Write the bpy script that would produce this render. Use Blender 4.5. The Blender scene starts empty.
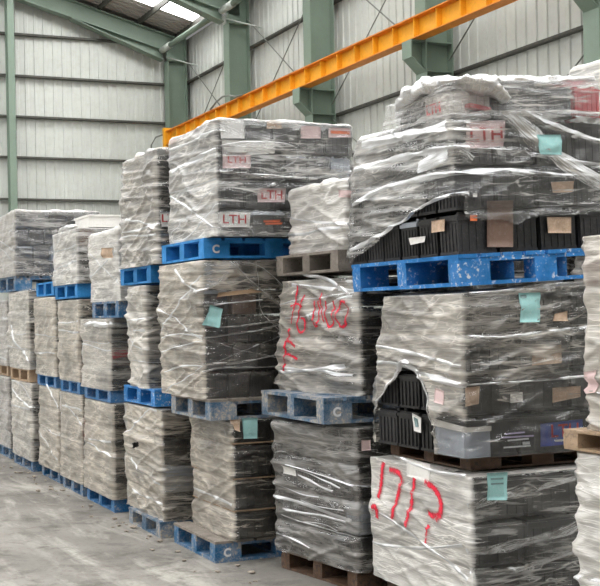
import bpy, bmesh, math, random
import numpy as np
from mathutils import Vector, Matrix

sc = bpy.context.scene
C = sc.collection
# ------------------------------------------------------------------ camera
F_PX, CX, CY, ROLL, TH, CAM_H = 1130.0, 195.0, 315.0, 0.02, math.radians(21.5), 1.9
fw = Vector((math.sin(TH), math.cos(TH), 0))
r0 = Vector((math.cos(TH), -math.sin(TH), 0)); u0 = Vector((0, 0, 1))
rt = r0*math.cos(ROLL) - u0*math.sin(ROLL)
up = r0*math.sin(ROLL) + u0*math.cos(ROLL)
cam_d = bpy.data.cameras.new('camera'); cam = bpy.data.objects.new('camera', cam_d); C.objects.link(cam)
cam.matrix_world = Matrix(((rt.x, up.x, -fw.x, 0), (rt.y, up.y, -fw.y, 0), (rt.z, up.z, -fw.z, CAM_H), (0, 0, 0, 1)))
cam_d.sensor_width = 36; cam_d.sensor_fit = 'HORIZONTAL'
cam_d.lens = 36*F_PX/600
cam_d.shift_x = (300-CX)/600; cam_d.shift_y = (CY-293)/600
cam_d.clip_end = 300
sc.camera = cam
def ray(x, y):
    return fw + rt*((x-CX)/F_PX) - up*((y-CY)/F_PX)

# ------------------------------------------------------------------ light
world = bpy.data.worlds.new('overcast_sky'); sc.world = world; world.use_nodes = True
bg = world.node_tree.nodes['Background']
bg.inputs[0].default_value = (1.0, 0.985, 0.96, 1); bg.inputs[1].default_value = .26
SKYLIGHT = 12.0
sc.view_settings.view_transform = 'Standard'; sc.view_settings.look = 'None'
sc.view_settings.exposure = -0.14; sc.view_settings.gamma = 1.0
sc.view_settings.use_curve_mapping = False

rnd = random.Random(7)
# ------------------------------------------------------------------ material helpers
def new_mat(name):
    m = bpy.data.materials.new(name); m.use_nodes = True
    nt = m.node_tree; nt.nodes.clear()
    out = nt.nodes.new('ShaderNodeOutputMaterial')
    return m, nt, out
def N(nt, t, **kw):
    n = nt.nodes.new('ShaderNode'+t)
    for k, v in kw.items(): setattr(n, k, v)
    return n
def L(nt, a, b): nt.links.new(a, b)
def setin(n, **kw):
    for k, v in kw.items(): n.inputs[k.replace('_', ' ')].default_value = v
def rgba(c): return (c[0], c[1], c[2], 1)
def math_n(nt, op, a, b=None, clamp=False):
    n = N(nt, 'Math', operation=op); n.use_clamp = clamp
    for i, v in enumerate((a, b)):
        if v is None: continue
        if hasattr(v, 'is_linked'): L(nt, v, n.inputs[i])
        else: n.inputs[i].default_value = v
    return n.outputs[0]
def mixc(nt, fac, a, b):
    n = N(nt, 'Mix', data_type='RGBA')
    for idx, v in ((0, fac), (6, a), (7, b)):
        if hasattr(v, 'is_linked'): L(nt, v, n.inputs[idx])
        else: n.inputs[idx].default_value = v if idx == 0 else rgba(v)
    return n.outputs[2]
def ramp(nt, val, a, b):
    n = N(nt, 'MapRange'); L(nt, val, n.inputs[0]); n.inputs[1].default_value = a; n.inputs[2].default_value = b
    return n.outputs[0]
def noise(nt, vec, scale, detail=4, rough=.55, dist=0):
    n = N(nt, 'TexNoise'); n.inputs['Scale'].default_value = scale; n.inputs['Detail'].default_value = detail
    n.inputs['Roughness'].default_value = rough; n.inputs['Distortion'].default_value = dist
    if vec is not None: L(nt, vec, n.inputs['Vector'])
    return n.outputs['Fac']
def mapping(nt, vec, scale=(1, 1, 1), rot=(0, 0, 0), loc=(0, 0, 0)):
    n = N(nt, 'Mapping'); n.inputs['Scale'].default_value = scale; n.inputs['Rotation'].default_value = rot
    n.inputs['Location'].default_value = loc; L(nt, vec, n.inputs['Vector']); return n.outputs[0]
def bump(nt, h, strength=.3, dist=.01):
    n = N(nt, 'Bump'); n.inputs['Strength'].default_value = strength; n.inputs['Distance'].default_value = dist
    L(nt, h, n.inputs['Height']); return n.outputs[0]

def paint(name, col, rough=.5, var=.12, metallic=0, dirt=(.25, .22, .19), dirt_amt=.25, scale=3, spec=.4):
    """painted / plain surface with world-anchored mottling and dirt"""
    m, nt, out = new_mat(name)
    g = N(nt, 'NewGeometry'); oi = N(nt, 'ObjectInfo')
    n1 = noise(nt, g.outputs['Position'], scale, 5, .6)
    n2 = noise(nt, g.outputs['Position'], scale*7, 3, .6)
    c = mixc(nt, ramp(nt, n1, .3, .7), [v*(1-var) for v in col], [min(1, v*(1+var)) for v in col])
    rv = math_n(nt, 'MULTIPLY', oi.outputs['Random'], var)
    c = mixc(nt, rv, c, [v*.6 for v in col])
    d = math_n(nt, 'MULTIPLY', ramp(nt, n2, .5, .75), dirt_amt)
    c = mixc(nt, d, c, dirt)
    b = N(nt, 'BsdfPrincipled'); L(nt, c, b.inputs['Base Color'])
    b.inputs['Roughness'].default_value = rough; b.inputs['Metallic'].default_value = metallic
    b.inputs['Specular IOR Level'].default_value = spec
    L(nt, bump(nt, n2, .08, .01), b.inputs['Normal'])
    L(nt, b.outputs[0], out.inputs[0]); return m

def chipped(name, col, under, chip=.5, dust=.2, dustc=(.42, .38, .33)):
    """paint on timber, scuffed through in flecks, with dust"""
    m, nt, out = new_mat(name)
    g = N(nt, 'NewGeometry'); oi = N(nt, 'ObjectInfo')
    p = g.outputs['Position']
    n1 = noise(nt, p, 38, 4, .65); n2 = noise(nt, p, 7, 3, .6); n3 = noise(nt, p, 90, 2, .6)
    grain = noise(nt, mapping(nt, p, (6, 6, 60)), 3, 4, .6)
    base = mixc(nt, ramp(nt, n2, .35, .65), [v*.75 for v in col], [min(1, v*1.25) for v in col])
    base = mixc(nt, math_n(nt, 'MULTIPLY', oi.outputs['Random'], .35), base, [v*.5 for v in col])
    fl = math_n(nt, 'MULTIPLY', ramp(nt, n1, chip, chip+.06), ramp(nt, n2, .42, .55))
    base = mixc(nt, fl, base, under)
    fd = math_n(nt, 'MULTIPLY', ramp(nt, math_n(nt, 'ADD', math_n(nt, 'MULTIPLY', n2, .6), math_n(nt, 'MULTIPLY', n3, .4)), .4, .65), dust)
    base = mixc(nt, fd, base, dustc)
    b = N(nt, 'BsdfPrincipled'); L(nt, base, b.inputs['Base Color']); b.inputs['Roughness'].default_value = .62
    b.inputs['Specular IOR Level'].default_value = .3
    L(nt, bump(nt, math_n(nt, 'ADD', grain, n1), .25, .006), b.inputs['Normal'])
    L(nt, b.outputs[0], out.inputs[0]); return m

def film_mat(name, tint, dirt=(.36, .31, .25), dirt_amt=.35, gloss=.12, seed=0, rough=.28):
    """stretch film: clear to milky by how many layers lie over each other (attribute 'op'), streaked along the wrap"""
    m, nt, out = new_mat(name)
    uv = N(nt, 'UVMap').outputs[0]; at = N(nt, 'Attribute', attribute_name='op').outputs['Fac']
    s1 = noise(nt, mapping(nt, uv, (1.1, 26, 1), (0, 0, .03), (seed*3.1, seed*1.7, 0)), 1.0, 5, .62, .3)
    s2 = noise(nt, mapping(nt, uv, (1.6, 19, 1), (0, 0, .38), (seed*5.3, seed, 0)), 1.0, 4, .6, .4)
    s3 = noise(nt, mapping(nt, uv, (1.5, 16, 1), (0, 0, -.45), (seed*2.3, seed*7, 0)), 1.0, 4, .6, .4)
    s4 = noise(nt, mapping(nt, uv, (2.2, 3.2, 1), (0, 0, .2), (seed, seed*2.9, 0)), 1.0, 3, .6)
    fine = noise(nt, mapping(nt, uv, (9, 85, 1), (0, 0, .06), (seed, 0, 0)), 1.0, 3, .6, .3)
    st = math_n(nt, 'MAXIMUM', math_n(nt, 'MAXIMUM', s1, math_n(nt, 'SUBTRACT', s2, .06)), math_n(nt, 'SUBTRACT', s3, .07))
    v = math_n(nt, 'ADD', math_n(nt, 'MULTIPLY', math_n(nt, 'SUBTRACT', st, .57), 3.2), math_n(nt, 'MULTIPLY', math_n(nt, 'SUBTRACT', s4, .5), 1.0))
    v = math_n(nt, 'ADD', v, math_n(nt, 'MULTIPLY', math_n(nt, 'SUBTRACT', fine, .5), .7))
    hard = ramp(nt, st, .66, .74)
    cre = None
    for q, (sx, sy, ro, dt) in enumerate(((.9, 9, .05, .5), (1.1, 8, .5, .6), (1.0, 7, -.55, .6), (2.5, 14, .2, .8))):
        nn = noise(nt, mapping(nt, uv, (sx, sy, 1), (0, 0, ro), (seed*4.7+q*3.3, seed*2.1+q, 0)), 1.0, 2, .5, dt)
        ln = math_n(nt, 'SUBTRACT', 1.0, ramp(nt, math_n(nt, 'ABSOLUTE', math_n(nt, 'SUBTRACT', nn, .5)), .002, .022))
        cre = ln if cre is None else math_n(nt, 'MAXIMUM', cre, ln)
    cre = math_n(nt, 'MULTIPLY', cre, ramp(nt, s4, .35, .6))
    a = math_n(nt, 'ADD', at, math_n(nt, 'MULTIPLY', v, .55))
    a = math_n(nt, 'ADD', a, math_n(nt, 'ADD', math_n(nt, 'MULTIPLY', hard, .38), math_n(nt, 'MULTIPLY', cre, .33)), True)
    a = math_n(nt, 'MAXIMUM', a, .04)
    dn = noise(nt, mapping(nt, uv, (3, 7, 1), (0, 0, .1), (seed*9, 4, 0)), 1.0, 5, .65)
    c = mixc(nt, math_n(nt, 'MULTIPLY', ramp(nt, dn, .42, .72), dirt_amt), tint, dirt)
    c = mixc(nt, math_n(nt, 'MULTIPLY', math_n(nt, 'MAXIMUM', hard, cre), .6), c, [min(1, t*1.3) for t in tint])
    nrm = bump(nt, math_n(nt, 'ADD', math_n(nt, 'ADD', math_n(nt, 'ADD', s1, s2), math_n(nt, 'MULTIPLY', fine, .5)), math_n(nt, 'MULTIPLY', cre, .4)), .4, .015)
    df = N(nt, 'BsdfDiffuse'); L(nt, c, df.inputs[0]); L(nt, nrm, df.inputs['Normal'])
    tl = N(nt, 'BsdfTranslucent'); L(nt, c, tl.inputs[0])
    mx = N(nt, 'MixShader'); mx.inputs[0].default_value = .18; L(nt, df.outputs[0], mx.inputs[1]); L(nt, tl.outputs[0], mx.inputs[2])
    tr = N(nt, 'BsdfTransparent')
    m2 = N(nt, 'MixShader'); L(nt, a, m2.inputs[0]); L(nt, tr.outputs[0], m2.inputs[1]); L(nt, mx.outputs[0], m2.inputs[2])
    gl = N(nt, 'BsdfGlossy'); gl.inputs['Roughness'].default_value = rough; gl.inputs[0].default_value = (.95, .97, 1, 1); L(nt, nrm, gl.inputs['Normal'])
    fr = N(nt, 'Fresnel'); fr.inputs[0].default_value = 1.45; L(nt, nrm, fr.inputs['Normal'])
    m3 = N(nt, 'MixShader'); L(nt, math_n(nt, 'ADD', math_n(nt, 'MULTIPLY', fr.outputs[0], .7), gloss*.4, True), m3.inputs[0])
    L(nt, m2.outputs[0], m3.inputs[1]); L(nt, gl.outputs[0], m3.inputs[2])
    L(nt, m3.outputs[0], out.inputs[0]); return m

def spray_mat(name, col):
    m, nt, out = new_mat(name)
    uv = N(nt, 'UVMap').outputs[0]; sp = N(nt, 'SeparateXYZ'); L(nt, uv, sp.inputs[0])
    g = N(nt, 'NewGeometry')
    n1 = noise(nt, g.outputs['Position'], 60, 3, .7); n2 = noise(nt, g.outputs['Position'], 14, 3, .6)
    e = math_n(nt, 'SUBTRACT', 1.0, math_n(nt, 'ABSOLUTE', math_n(nt, 'SUBTRACT', math_n(nt, 'MULTIPLY', sp.outputs[1], 2.0), 1.0)))
    a = math_n(nt, 'ADD', math_n(nt, 'MULTIPLY', e, 1.7), math_n(nt, 'MULTIPLY', math_n(nt, 'SUBTRACT', n1, .66), 2.2))
    a = math_n(nt, 'MULTIPLY', math_n(nt, 'MINIMUM', math_n(nt, 'MAXIMUM', a, 0.0), 1.0), ramp(nt, n2, .2, .55))
    b = N(nt, 'BsdfPrincipled'); b.inputs['Base Color'].default_value = rgba(col); b.inputs['Roughness'].default_value = .5
    tr = N(nt, 'BsdfTransparent'); mx = N(nt, 'MixShader'); L(nt, a, mx.inputs[0]); L(nt, tr.outputs[0], mx.inputs[1]); L(nt, b.outputs[0], mx.inputs[2])
    L(nt, mx.outputs[0], out.inputs[0]); return m

def emit(name, col, s):
    m, nt, out = new_mat(name); e = N(nt, 'Emission'); e.inputs[0].default_value = rgba(col); e.inputs[1].default_value = s
    L(nt, e.outputs[0], out.inputs[0]); return m

def concrete(name):
    m, nt, out = new_mat(name)
    p = N(nt, 'NewGeometry').outputs['Position']
    a = noise(nt, p, .55, 6, .65, .4); b_ = noise(nt, p, 2.6, 6, .7, .3); c_ = noise(nt, p, 22, 4, .7); s_ = noise(nt, mapping(nt, p, (2.2, .5, 1), (0, 0, .2)), 1.3, 5, .65, .6)
    col = mixc(nt, ramp(nt, a, .35, .65), (.17, .16, .145), (.31, .295, .27))
    col = mixc(nt, math_n(nt, 'MULTIPLY', ramp(nt, s_, .5, .68), .8), col, (.46, .44, .40))
    col = mixc(nt, math_n(nt, 'MULTIPLY', ramp(nt, b_, .5, .66), .75), col, (.085, .08, .07))
    col = mixc(nt, math_n(nt, 'MULTIPLY', ramp(nt, c_, .5, .75), .4), col, (.1, .09, .08))
    b = N(nt, 'BsdfPrincipled'); L(nt, col, b.inputs['Base Color']); b.inputs['Roughness'].default_value = .8
    b.inputs['Specular IOR Level'].default_value = .25
    L(nt, bump(nt, math_n(nt, 'ADD', b_, c_), .25, .02), b.inputs['Normal'])
    L(nt, b.outputs[0], out.inputs[0]); return m

M = {}
M['concrete'] = concrete('concrete')
M['sheet'] = paint('wall_sheet', (.545, .565, .53), .55, .06, dirt=(.3, .28, .24), dirt_amt=.18, scale=.8)
M['sheet_back'] = paint('wall_backing', (.5, .5, .46), .7, .05)
M['roof_sheet'] = paint('roof_sheet', (.42, .39, .37), .6, .08, scale=1)
M['girt'] = paint('girt_steel', (.06, .06, .05), .6, .1, scale=2)
M['green'] = paint('green_steel', (.185, .245, .195), .5, .07, dirt=(.16, .17, .14), dirt_amt=.2, scale=1.2)
M['green_light'] = paint('pale_steel', (.5, .54, .5), .45, .06, scale=2)
M['rod'] = paint('rod_steel', (.16, .17, .15), .5, .1, scale=4)
M['orange'] = paint('orange_paint', (.84, .40, .02), .45, .1, dirt=(.45, .13, .02), dirt_amt=.3, scale=1.5)
M['orange_dark'] = paint('orange_flange_paint', (.70, .24, .02), .5, .12, dirt=(.3, .1, .03), dirt_amt=.35, scale=2)
M['rail'] = paint('rail_steel', (.2, .12, .09), .5, .1)
M['skylight'] = emit('skylight_panel', (1, .995, .98), SKYLIGHT)
M['blue'] = chipped('blue_paint', (.012, .20, .55), (.62, .66, .68), .56, .12)
M['blue_plain'] = chipped('blue_paint_clean', (.014, .23, .58), (.5, .55, .6), .68, .1)
M['blue_dust'] = chipped('blue_paint_dusty', (.02, .15, .33), (.4, .37, .33), .52, .5)
M['blue_mid'] = chipped('blue_paint_used', (.016, .17, .42), (.42, .42, .42), .58, .35)
M['blue_grey'] = chipped('blue_paint_faded', (.06, .15, .26), (.4, .36, .31), .5, .7)
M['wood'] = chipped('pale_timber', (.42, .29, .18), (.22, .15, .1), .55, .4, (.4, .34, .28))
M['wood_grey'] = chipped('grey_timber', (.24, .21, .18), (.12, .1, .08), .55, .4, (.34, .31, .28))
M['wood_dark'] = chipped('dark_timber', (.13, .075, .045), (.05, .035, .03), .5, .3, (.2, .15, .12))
M['black'] = paint('black_plastic', (.011, .011, .012), .42, .2, dirt=(.1, .09, .08), dirt_amt=.25, scale=6, spec=.5)
M['charcoal'] = paint('charcoal_plastic', (.026, .026, .028), .45, .2, dirt=(.13, .11, .1), dirt_amt=.3, scale=6, spec=.5)
M['greycase'] = paint('grey_plastic', (.33, .36, .40), .4, .12, dirt=(.2, .19, .18), dirt_amt=.3, scale=6)
M['red'] = paint('red_plastic', (.42, .025, .03), .4, .15, dirt=(.2, .05, .04), dirt_amt=.3, scale=6)
M['brown'] = paint('brown_plastic', (.16, .10, .075), .55, .2, scale=6)
M['whiteish'] = paint('off_white_plastic', (.62, .60, .56), .5, .1, scale=6)
M['cardboard'] = paint('cardboard', (.36, .25, .16), .8, .15, scale=5, spec=.1)
M['lead'] = paint('lead_terminal', (.32, .32, .33), .45, .1, metallic=.7)
M['paper'] = paint('white_paper', (.78, .77, .74), .7, .05, dirt_amt=.15, scale=8, spec=.1)
M['paper_pink'] = paint('pinkish_paper', (.72, .55, .54), .7, .08, dirt_amt=.2, scale=9, spec=.1)
M['paper_tan'] = paint('tan_paper', (.55, .40, .29), .8, .3, dirt=(.75, .66, .55), dirt_amt=.5, scale=16, spec=.1)
M['teal_paper'] = paint('teal_paper', (.33, .58, .57), .75, .07, dirt=(.6, .72, .7), dirt_amt=.3, scale=9, spec=.1)
M['print'] = paint('print_red', (.62, .05, .05), .7, .1, dirt=(.75, .5, .5), dirt_amt=.5, scale=20, spec=.1)
M['print_orange'] = paint('print_orange', (.85, .22, .09), .7, .1, dirt_amt=.1, spec=.1)
M['print_white'] = paint('print_white', (.72, .74, .76), .7, .1, dirt_amt=.2, spec=.1)
M['print_dark'] = paint('print_grey', (.2, .3, .3), .7, .1, spec=.1)
M['label_blue'] = paint('label_blue', (.06, .09, .36), .5, .1, spec=.3)
M['print_purple'] = paint('print_lilac', (.55, .5, .72), .7, .1, spec=.1)
M['yellow'] = paint('yellow_plastic', (.8, .52, .06), .5, .1)
M['spray'] = spray_mat('red_spray', (.80, .012, .05))
M['rubble'] = paint('rubble', (.36, .31, .26), .9, .2, scale=20, spec=.1)
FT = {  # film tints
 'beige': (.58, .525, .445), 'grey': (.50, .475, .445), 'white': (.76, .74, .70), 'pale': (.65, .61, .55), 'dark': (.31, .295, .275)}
FM = {}
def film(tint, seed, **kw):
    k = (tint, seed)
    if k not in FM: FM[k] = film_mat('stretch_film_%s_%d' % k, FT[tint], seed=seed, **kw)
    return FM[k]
M['loose'] = film_mat('loose_film', (.63, .60, .55), dirt_amt=.45, gloss=.1, seed=2, rough=.4)
M['strand'] = film_mat('twisted_film', (.62, .585, .53), dirt_amt=.35, gloss=.0, seed=3, rough=.45)

# ------------------------------------------------------------------ mesh helpers
MESH = {}
def cube_mesh(mat):
    k = ('cube', mat)
    if k not in MESH:
        me = bpy.data.meshes.new('box_'+mat)
        v = [(x, y, z) for x in (-.5, .5) for y in (-.5, .5) for z in (-.5, .5)]
        me.from_pydata(v, [], [(0, 1, 3, 2), (4, 6, 7, 5), (0, 4, 5, 1), (2, 3, 7, 6), (0, 2, 6, 4), (1, 5, 7, 3)])
        me.materials.append(M[mat]); MESH[k] = me
    return MESH[k]
def link(name, me, parent=None):
    o = bpy.data.objects.new(name, me); C.objects.link(o)
    if parent is not None: o.parent = parent
    return o
def box(name, mat, c, s, parent=None, rot=(0, 0, 0)):
    o = link(name, cube_mesh(mat), parent); o.location = c; o.scale = s; o.rotation_euler = rot; return o
def bx(name, mat, x, y, z, parent=None):
    return box(name, mat, ((x[0]+x[1])/2, (y[0]+y[1])/2, (z[0]+z[1])/2), (x[1]-x[0], y[1]-y[0], z[1]-z[0]), parent)
def pyd(name, v, f, mat, parent=None, smooth=False):
    me = bpy.data.meshes.new(name); me.from_pydata(v, [], f)
    me.materials.append(M[mat] if isinstance(mat, str) else mat)
    if smooth: me.shade_smooth()
    return link(name, me, parent)
def thing(name, label, cat, loc=(0, 0, 0), rz=0, group=None):
    o = bpy.data.objects.new(name, None); C.objects.link(o); o.empty_display_size = .1
    o.location = loc; o.rotation_euler = (0, 0, rz); o['label'] = label; o['category'] = cat
    if group: o['group'] = group
    return o
def struct(o): o['kind'] = 'structure'; return o
def tag(o, label, cat, group=None):
    o['label'] = label; o['category'] = cat
    if group: o['group'] = group
    return o
def tube(name, mat, pts, r, parent=None, n=8):
    v, f = [], []
    pts = [Vector(p) for p in pts]
    for i, p in enumerate(pts):
        d = (pts[min(i+1, len(pts)-1)] - pts[max(i-1, 0)]).normalized()
        a = d.orthogonal().normalized(); b = d.cross(a)
        for k in range(n):
            t = 2*math.pi*k/n; v.append(tuple(p + (a*math.cos(t) + b*math.sin(t))*r))
    for i in range(len(pts)-1):
        for k in range(n):
            f.append((i*n+k, i*n+(k+1) % n, (i+1)*n+(k+1) % n, (i+1)*n+k))
    f.append(tuple(range(n-1, -1, -1))); f.append(tuple(range((len(pts)-1)*n, len(pts)*n)))
    return pyd(name, v, f, mat, parent, True)

# ================================================================== STRUCTURE
XW, YE, EAVE, RS = 15.06, 38.65, 12.0, .27          # side wall sheets, end wall sheets, eave height, roof slope
RIDGE_X = -4.0
def roof_z(x): return EAVE + RS*(14.9-x) if x >= RIDGE_X else EAVE + RS*(14.9-2*RIDGE_X+x)
struct(bx('floor', 'concrete', (-26, 15.2), (-16, 39), (-.2, 0)))

def sheet_mesh(axis):
    k = ('sheet', axis)
    if k in MESH: return MESH[k]
    prof, x = [], 0.0
    while x < .99:
        prof += [(x, 0), (x+.19, 0), (x+.205, .035), (x+.315, .035), (x+.3333, 0)]; x += .3333
    v = []
    for (a, d) in prof:
        for z in (0, 1):
            v.append((a, -d, z) if axis == 'x' else (-d, a, z))
    f = [(2*i, 2*i+2, 2*i+3, 2*i+1) for i in range(len(prof)-1)]
    me = bpy.data.meshes.new('ribbed_sheet_'+axis); me.from_pydata(v, [], f); me.materials.append(M['sheet']); MESH[k] = me
    return me
# end wall -----------------------------------------------------------
wf = struct(pyd('wall_far', [(-22, YE+.03, 0), (15.2, YE+.03, 0), (15.2, YE+.03, roof_z(15.2)), (RIDGE_X, YE+.03, roof_z(RIDGE_X)), (-22, YE+.03, EAVE),
                        (-22, YE+.2, 0), (15.2, YE+.2, 0), (15.2, YE+.2, roof_z(15.2)), (RIDGE_X, YE+.2, roof_z(RIDGE_X)), (-22, YE+.2, EAVE)],
                [(0, 1, 2, 3, 4), (9, 8, 7, 6, 5), (0, 5, 6, 1), (1, 6, 7, 2), (2, 7, 8, 3), (3, 8, 9, 4), (4, 9, 5, 0)], 'sheet_back'))
for i in range(18):
    x = -3.15 + i
    o = link('wall_sheet', sheet_mesh('x'), wf); o.location = (x, YE, 0); o.scale = (1, 1, roof_z(x+1)-.12)
GIRT_Z = [11.73, 10.29, 8.88, 7.47, 6.02, 4.6, 3.2, 1.8]
for z in GIRT_Z:
    g = bx('girt', 'girt', (-4, 14.2), (YE-.20, YE-.036), (z-.04, z+.03), wf)
# side wall -----------------------------------------------------------
wr = struct(bx('wall_right', 'sheet_back', (XW+.03, XW+.2), (-12, 38.7), (0, EAVE)))
for i in range(27):
    o = link('wall_sheet', sheet_mesh('y'), wr)
    o.location = (XW, 11.65+i, 0); o.scale = (1, 1, EAVE-.05)
# children of a scaled box would inherit the scale: bake the wall boxes instead
def bake(o):
    me = o.data.copy(); me.transform(Matrix.Translation(o.location) @ Matrix.Diagonal((*o.scale, 1)))
    o.data = me; o.location = (0, 0, 0); o.scale = (1, 1, 1)
bake(wr)
COLS_Y = [16.2, 21.7, 27.2, 32.7, 38.2]
for z in (10.33, 7.25, 4.6, 1.8):
    bx('girt', 'girt', (XW-.19, XW-.036), (-6, 38.4), (z-.03, z+.03), wr)
for i in range(4):
    a, b = COLS_Y[i]+.2, COLS_Y[i+1]-.2
    for z0, z1 in ((7.5, 11.2), (3.9, 7.1)):
        tube('brace_rod', 'rod', [(XW-.3, a, z0), (XW-.3, b, z1)], .018, wr, 6)
        tube('brace_rod', 'rod', [(XW-.33, a, z1), (XW-.33, b, z0)], .018, wr, 6)
a, b = 10.9, COLS_Y[0]-.2
tube('brace_rod', 'rod', [(XW-.3, a, 7.5), (XW-.3, b, 11.2)], .018, wr, 6)
# columns --------------------------------------------------------------
col_lab = ['green steel column at the right edge, nearest of those along the side wall',
           'green steel column with the crane bracket in full view, second nearest along the side wall',
           'green steel column behind the middle of the orange beam, third along the side wall',
           'green steel column next to the corner one, rising over the end of the orange beam',
           'green steel column standing in the far corner of the hall']
def h_column(y, label, corbel=True):
    t = thing('steel_column', label, 'column', (0, 0, 0), 0, 'columns along the side wall')
    X0, X1 = 14.12, 14.84
    bx('flange', 'green', (X0, X0+.03), (y-.21, y+.21), (0, 11.05), t)
    bx('flange', 'green', (X1-.03, X1), (y-.21, y+.21), (0, 11.9), t)
    bx('web', 'green', (X0+.03, X1-.03), (y-.02, y+.02), (0, 11.9), t)
    for z in (11.05, 7.9, 7.25):
        for s in (-1, 1):
            bx('stiffener_plate', 'green', (X0+.03, X1-.03), (y+s*.11-.09, y+s*.11+.09), (z-.015, z+.015), t)
    if corbel:
        zt, zm, zl, xl = 7.925, 7.56, 7.25, X0-.34
        bx('bracket_plate', 'green', (xl, X0), (y-.19, y+.19), (zt-.03, zt), t)
        pyd('bracket_web', [(X0, y-.02, zl), (xl+.03, y-.02, zm), (xl+.03, y-.02, zt-.03), (X0, y-.02, zt-.03),
                            (X0, y+.02, zl), (xl+.03, y+.02, zm), (xl+.03, y+.02, zt-.03), (X0, y+.02, zt-.03)],
            [(0, 1, 2, 3), (7, 6, 5, 4), (0, 4, 5, 1), (1, 5, 6, 2), (2, 6, 7, 3), (3, 7, 4, 0)], 'green', t)
        pyd('bracket_flange', [(X0, y-.19, zl), (xl, y-.19, zm), (xl, y+.19, zm), (X0, y+.19, zl),
                               (X0, y-.19, zl-.03), (xl, y-.19, zm-.03), (xl, y+.19, zm-.03), (X0, y+.19, zl-.03)],
            [(0, 3, 2, 1), (4, 5, 6, 7), (0, 1, 5, 4), (1, 2, 6, 5), (2, 3, 7, 6), (3, 0, 4, 7)], 'green', t)
        bx('bracket_end_plate', 'green', (xl-.03, xl), (y-.19, y+.19), (zm-.03, zt), t)
for y, lb in zip(COLS_Y, col_lab): h_column(y, lb)
# post on the end wall
t = thing('steel_column', 'slender green steel post against the end wall at the left edge', 'column')
bx('flange', 'green', (8.32, 8.55), (37.98, 38.0), (0, 13.3), t)
bx('flange', 'green', (8.32, 8.55), (38.36, 38.38), (0, 13.3), t)
bx('web', 'green', (8.39, 8.41), (38.0, 38.36), (0, 13.3), t)
# rafters ---------------------------------------------------------------
def rafter(y, label):
    t = thing('roof_rafter', label, 'rafter', (0, 0, 0), 0, 'roof rafters')
    def slab(name, top, bot, x0, x1, xa, y0, y1, mat='green'):
        # polygon between two lines over x in [x0,x1]
        v = []
        for yy in (y0, y1):
            v += [(x0, yy, bot(x0)), (x1, yy, bot(x1)), (x1, yy, top(x1)), (x0, yy, top(x0))]
        pyd(name, v, [(0, 1, 2, 3), (7, 6, 5, 4), (0, 4, 5, 1), (1, 5, 6, 2), (2, 6, 7, 3), (3, 7, 4, 0)], mat, t)
    T = lambda x: EAVE + RS*(14.9-x) - .22
    B = lambda x: T(x) - .62
    H = lambda x: 11.05 + (14.0-x)*.405
    slab('top_flange', T, lambda x: T(x)-.03, RIDGE_X, 14.6, 0, y-.2, y+.2)
    slab('web', lambda x: T(x)-.03, lambda x: B(x)+.03, RIDGE_X, 14.6, 0, y-.02, y+.02)
    slab('bottom_flange', lambda x: B(x)+.03, B, RIDGE_X, 13.98, 0, y-.2, y+.2)
    slab('haunch_web', lambda x: B(x), lambda x: min(H(x)+.03, B(x)-.001), 10.6, 13.98, 0, y-.02, y+.02)
    slab('haunch_flange', lambda x: min(H(x)+.03, B(x)), lambda x: min(H(x), B(x)-.03), 10.6, 13.98, 0, y-.2, y+.2)
for y, lb in ((38.2, 'green haunched rafter running up along the top of the end wall'),
              (32.7, 'green haunched rafter leaving the top of the frame beside the skylights'),
              (27.2, 'green haunched rafter above the middle column, just out of the top')):
    rafter(y, lb)
for y0, y1, lb in ((32.95, 37.95, 'pale round eave tube between the corner column and the next one'),
                   (27.45, 32.45, 'pale round eave tube nearer the camera at the top edge')):
    t = thing('eave_tube', lb, 'tube', (0, 0, 0), 0, 'eave tubes')
    tube('tube', 'green', [(13.88, y0, 11.38), (13.88, y1-.9, 11.38)], .10, t, 12)
    tube('end_sleeve', 'green_light', [(13.88, y1-.9, 11.38), (13.88, y1, 11.38)], .115, t, 12)
    tube('brace_rod', 'green_light', [(14.1, y1+.2, 11.2), (XW-.1, y1-.7, 10.75)], .025, wr, 6)
# roof ---------------------------------------------------------------------
def roof_slab(x0, x1, y0, y1):
    v = []
    for x in (x0, x1):
        for y in (y0, y1):
            v += [(x, y, roof_z(x)), (x, y, roof_z(x)+.1)]
    return v
STRIPS = [(-9.5, -7.5), (-4, -2), (1.5, 3.5), (7.0, 9.0), (12.5, 14.5), (18, 20), (23.5, 25.5), (29.0, 31.0), (34.5, 36.5)]
BOXF = [(0, 1, 3, 2), (4, 6, 7, 5), (0, 4, 5, 1), (2, 3, 7, 6), (0, 2, 6, 4), (1, 5, 7, 3)]
rv, rf = [], []
def add_roof(x0, x1, y0, y1):
    b0 = len(rv); rv.extend(roof_slab(x0, x1, y0, y1)); rf.extend([tuple(i+b0 for i in q) for q in BOXF])
ys = [-13] + [v for s in STRIPS for v in s] + [38.9]
for sx in ((14.9, RIDGE_X), (RIDGE_X, -22.9)):
    for k in range(0, len(ys), 2): add_roof(sx[0], sx[1], ys[k], ys[k+1])
    for (s0, s1) in STRIPS:      # solid margin at eave and ridge
        if sx[0] > 10: add_roof(14.9, 14.7, s0, s1); add_roof(-3.0, RIDGE_X, s0, s1)
        else: add_roof(RIDGE_X, -5.0, s0, s1); add_roof(-22.7, -22.9, s0, s1)
ceil = struct(pyd('ceiling', rv, rf, 'roof_sheet'))
px = []
x = 14.55
while x > -22: px.append(x); x -= 1.45
def roof_beam(name, x, y0, y1, w, hgt, drop, mat):
    z = roof_z(x) - drop
    return bx(name, mat, (x-w/2, x+w/2), (y0, y1), (z-hgt, z), ceil)
for x in px: roof_beam('purlin', x, -12, 38.3, .07, .2, .0, 'girt')
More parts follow.
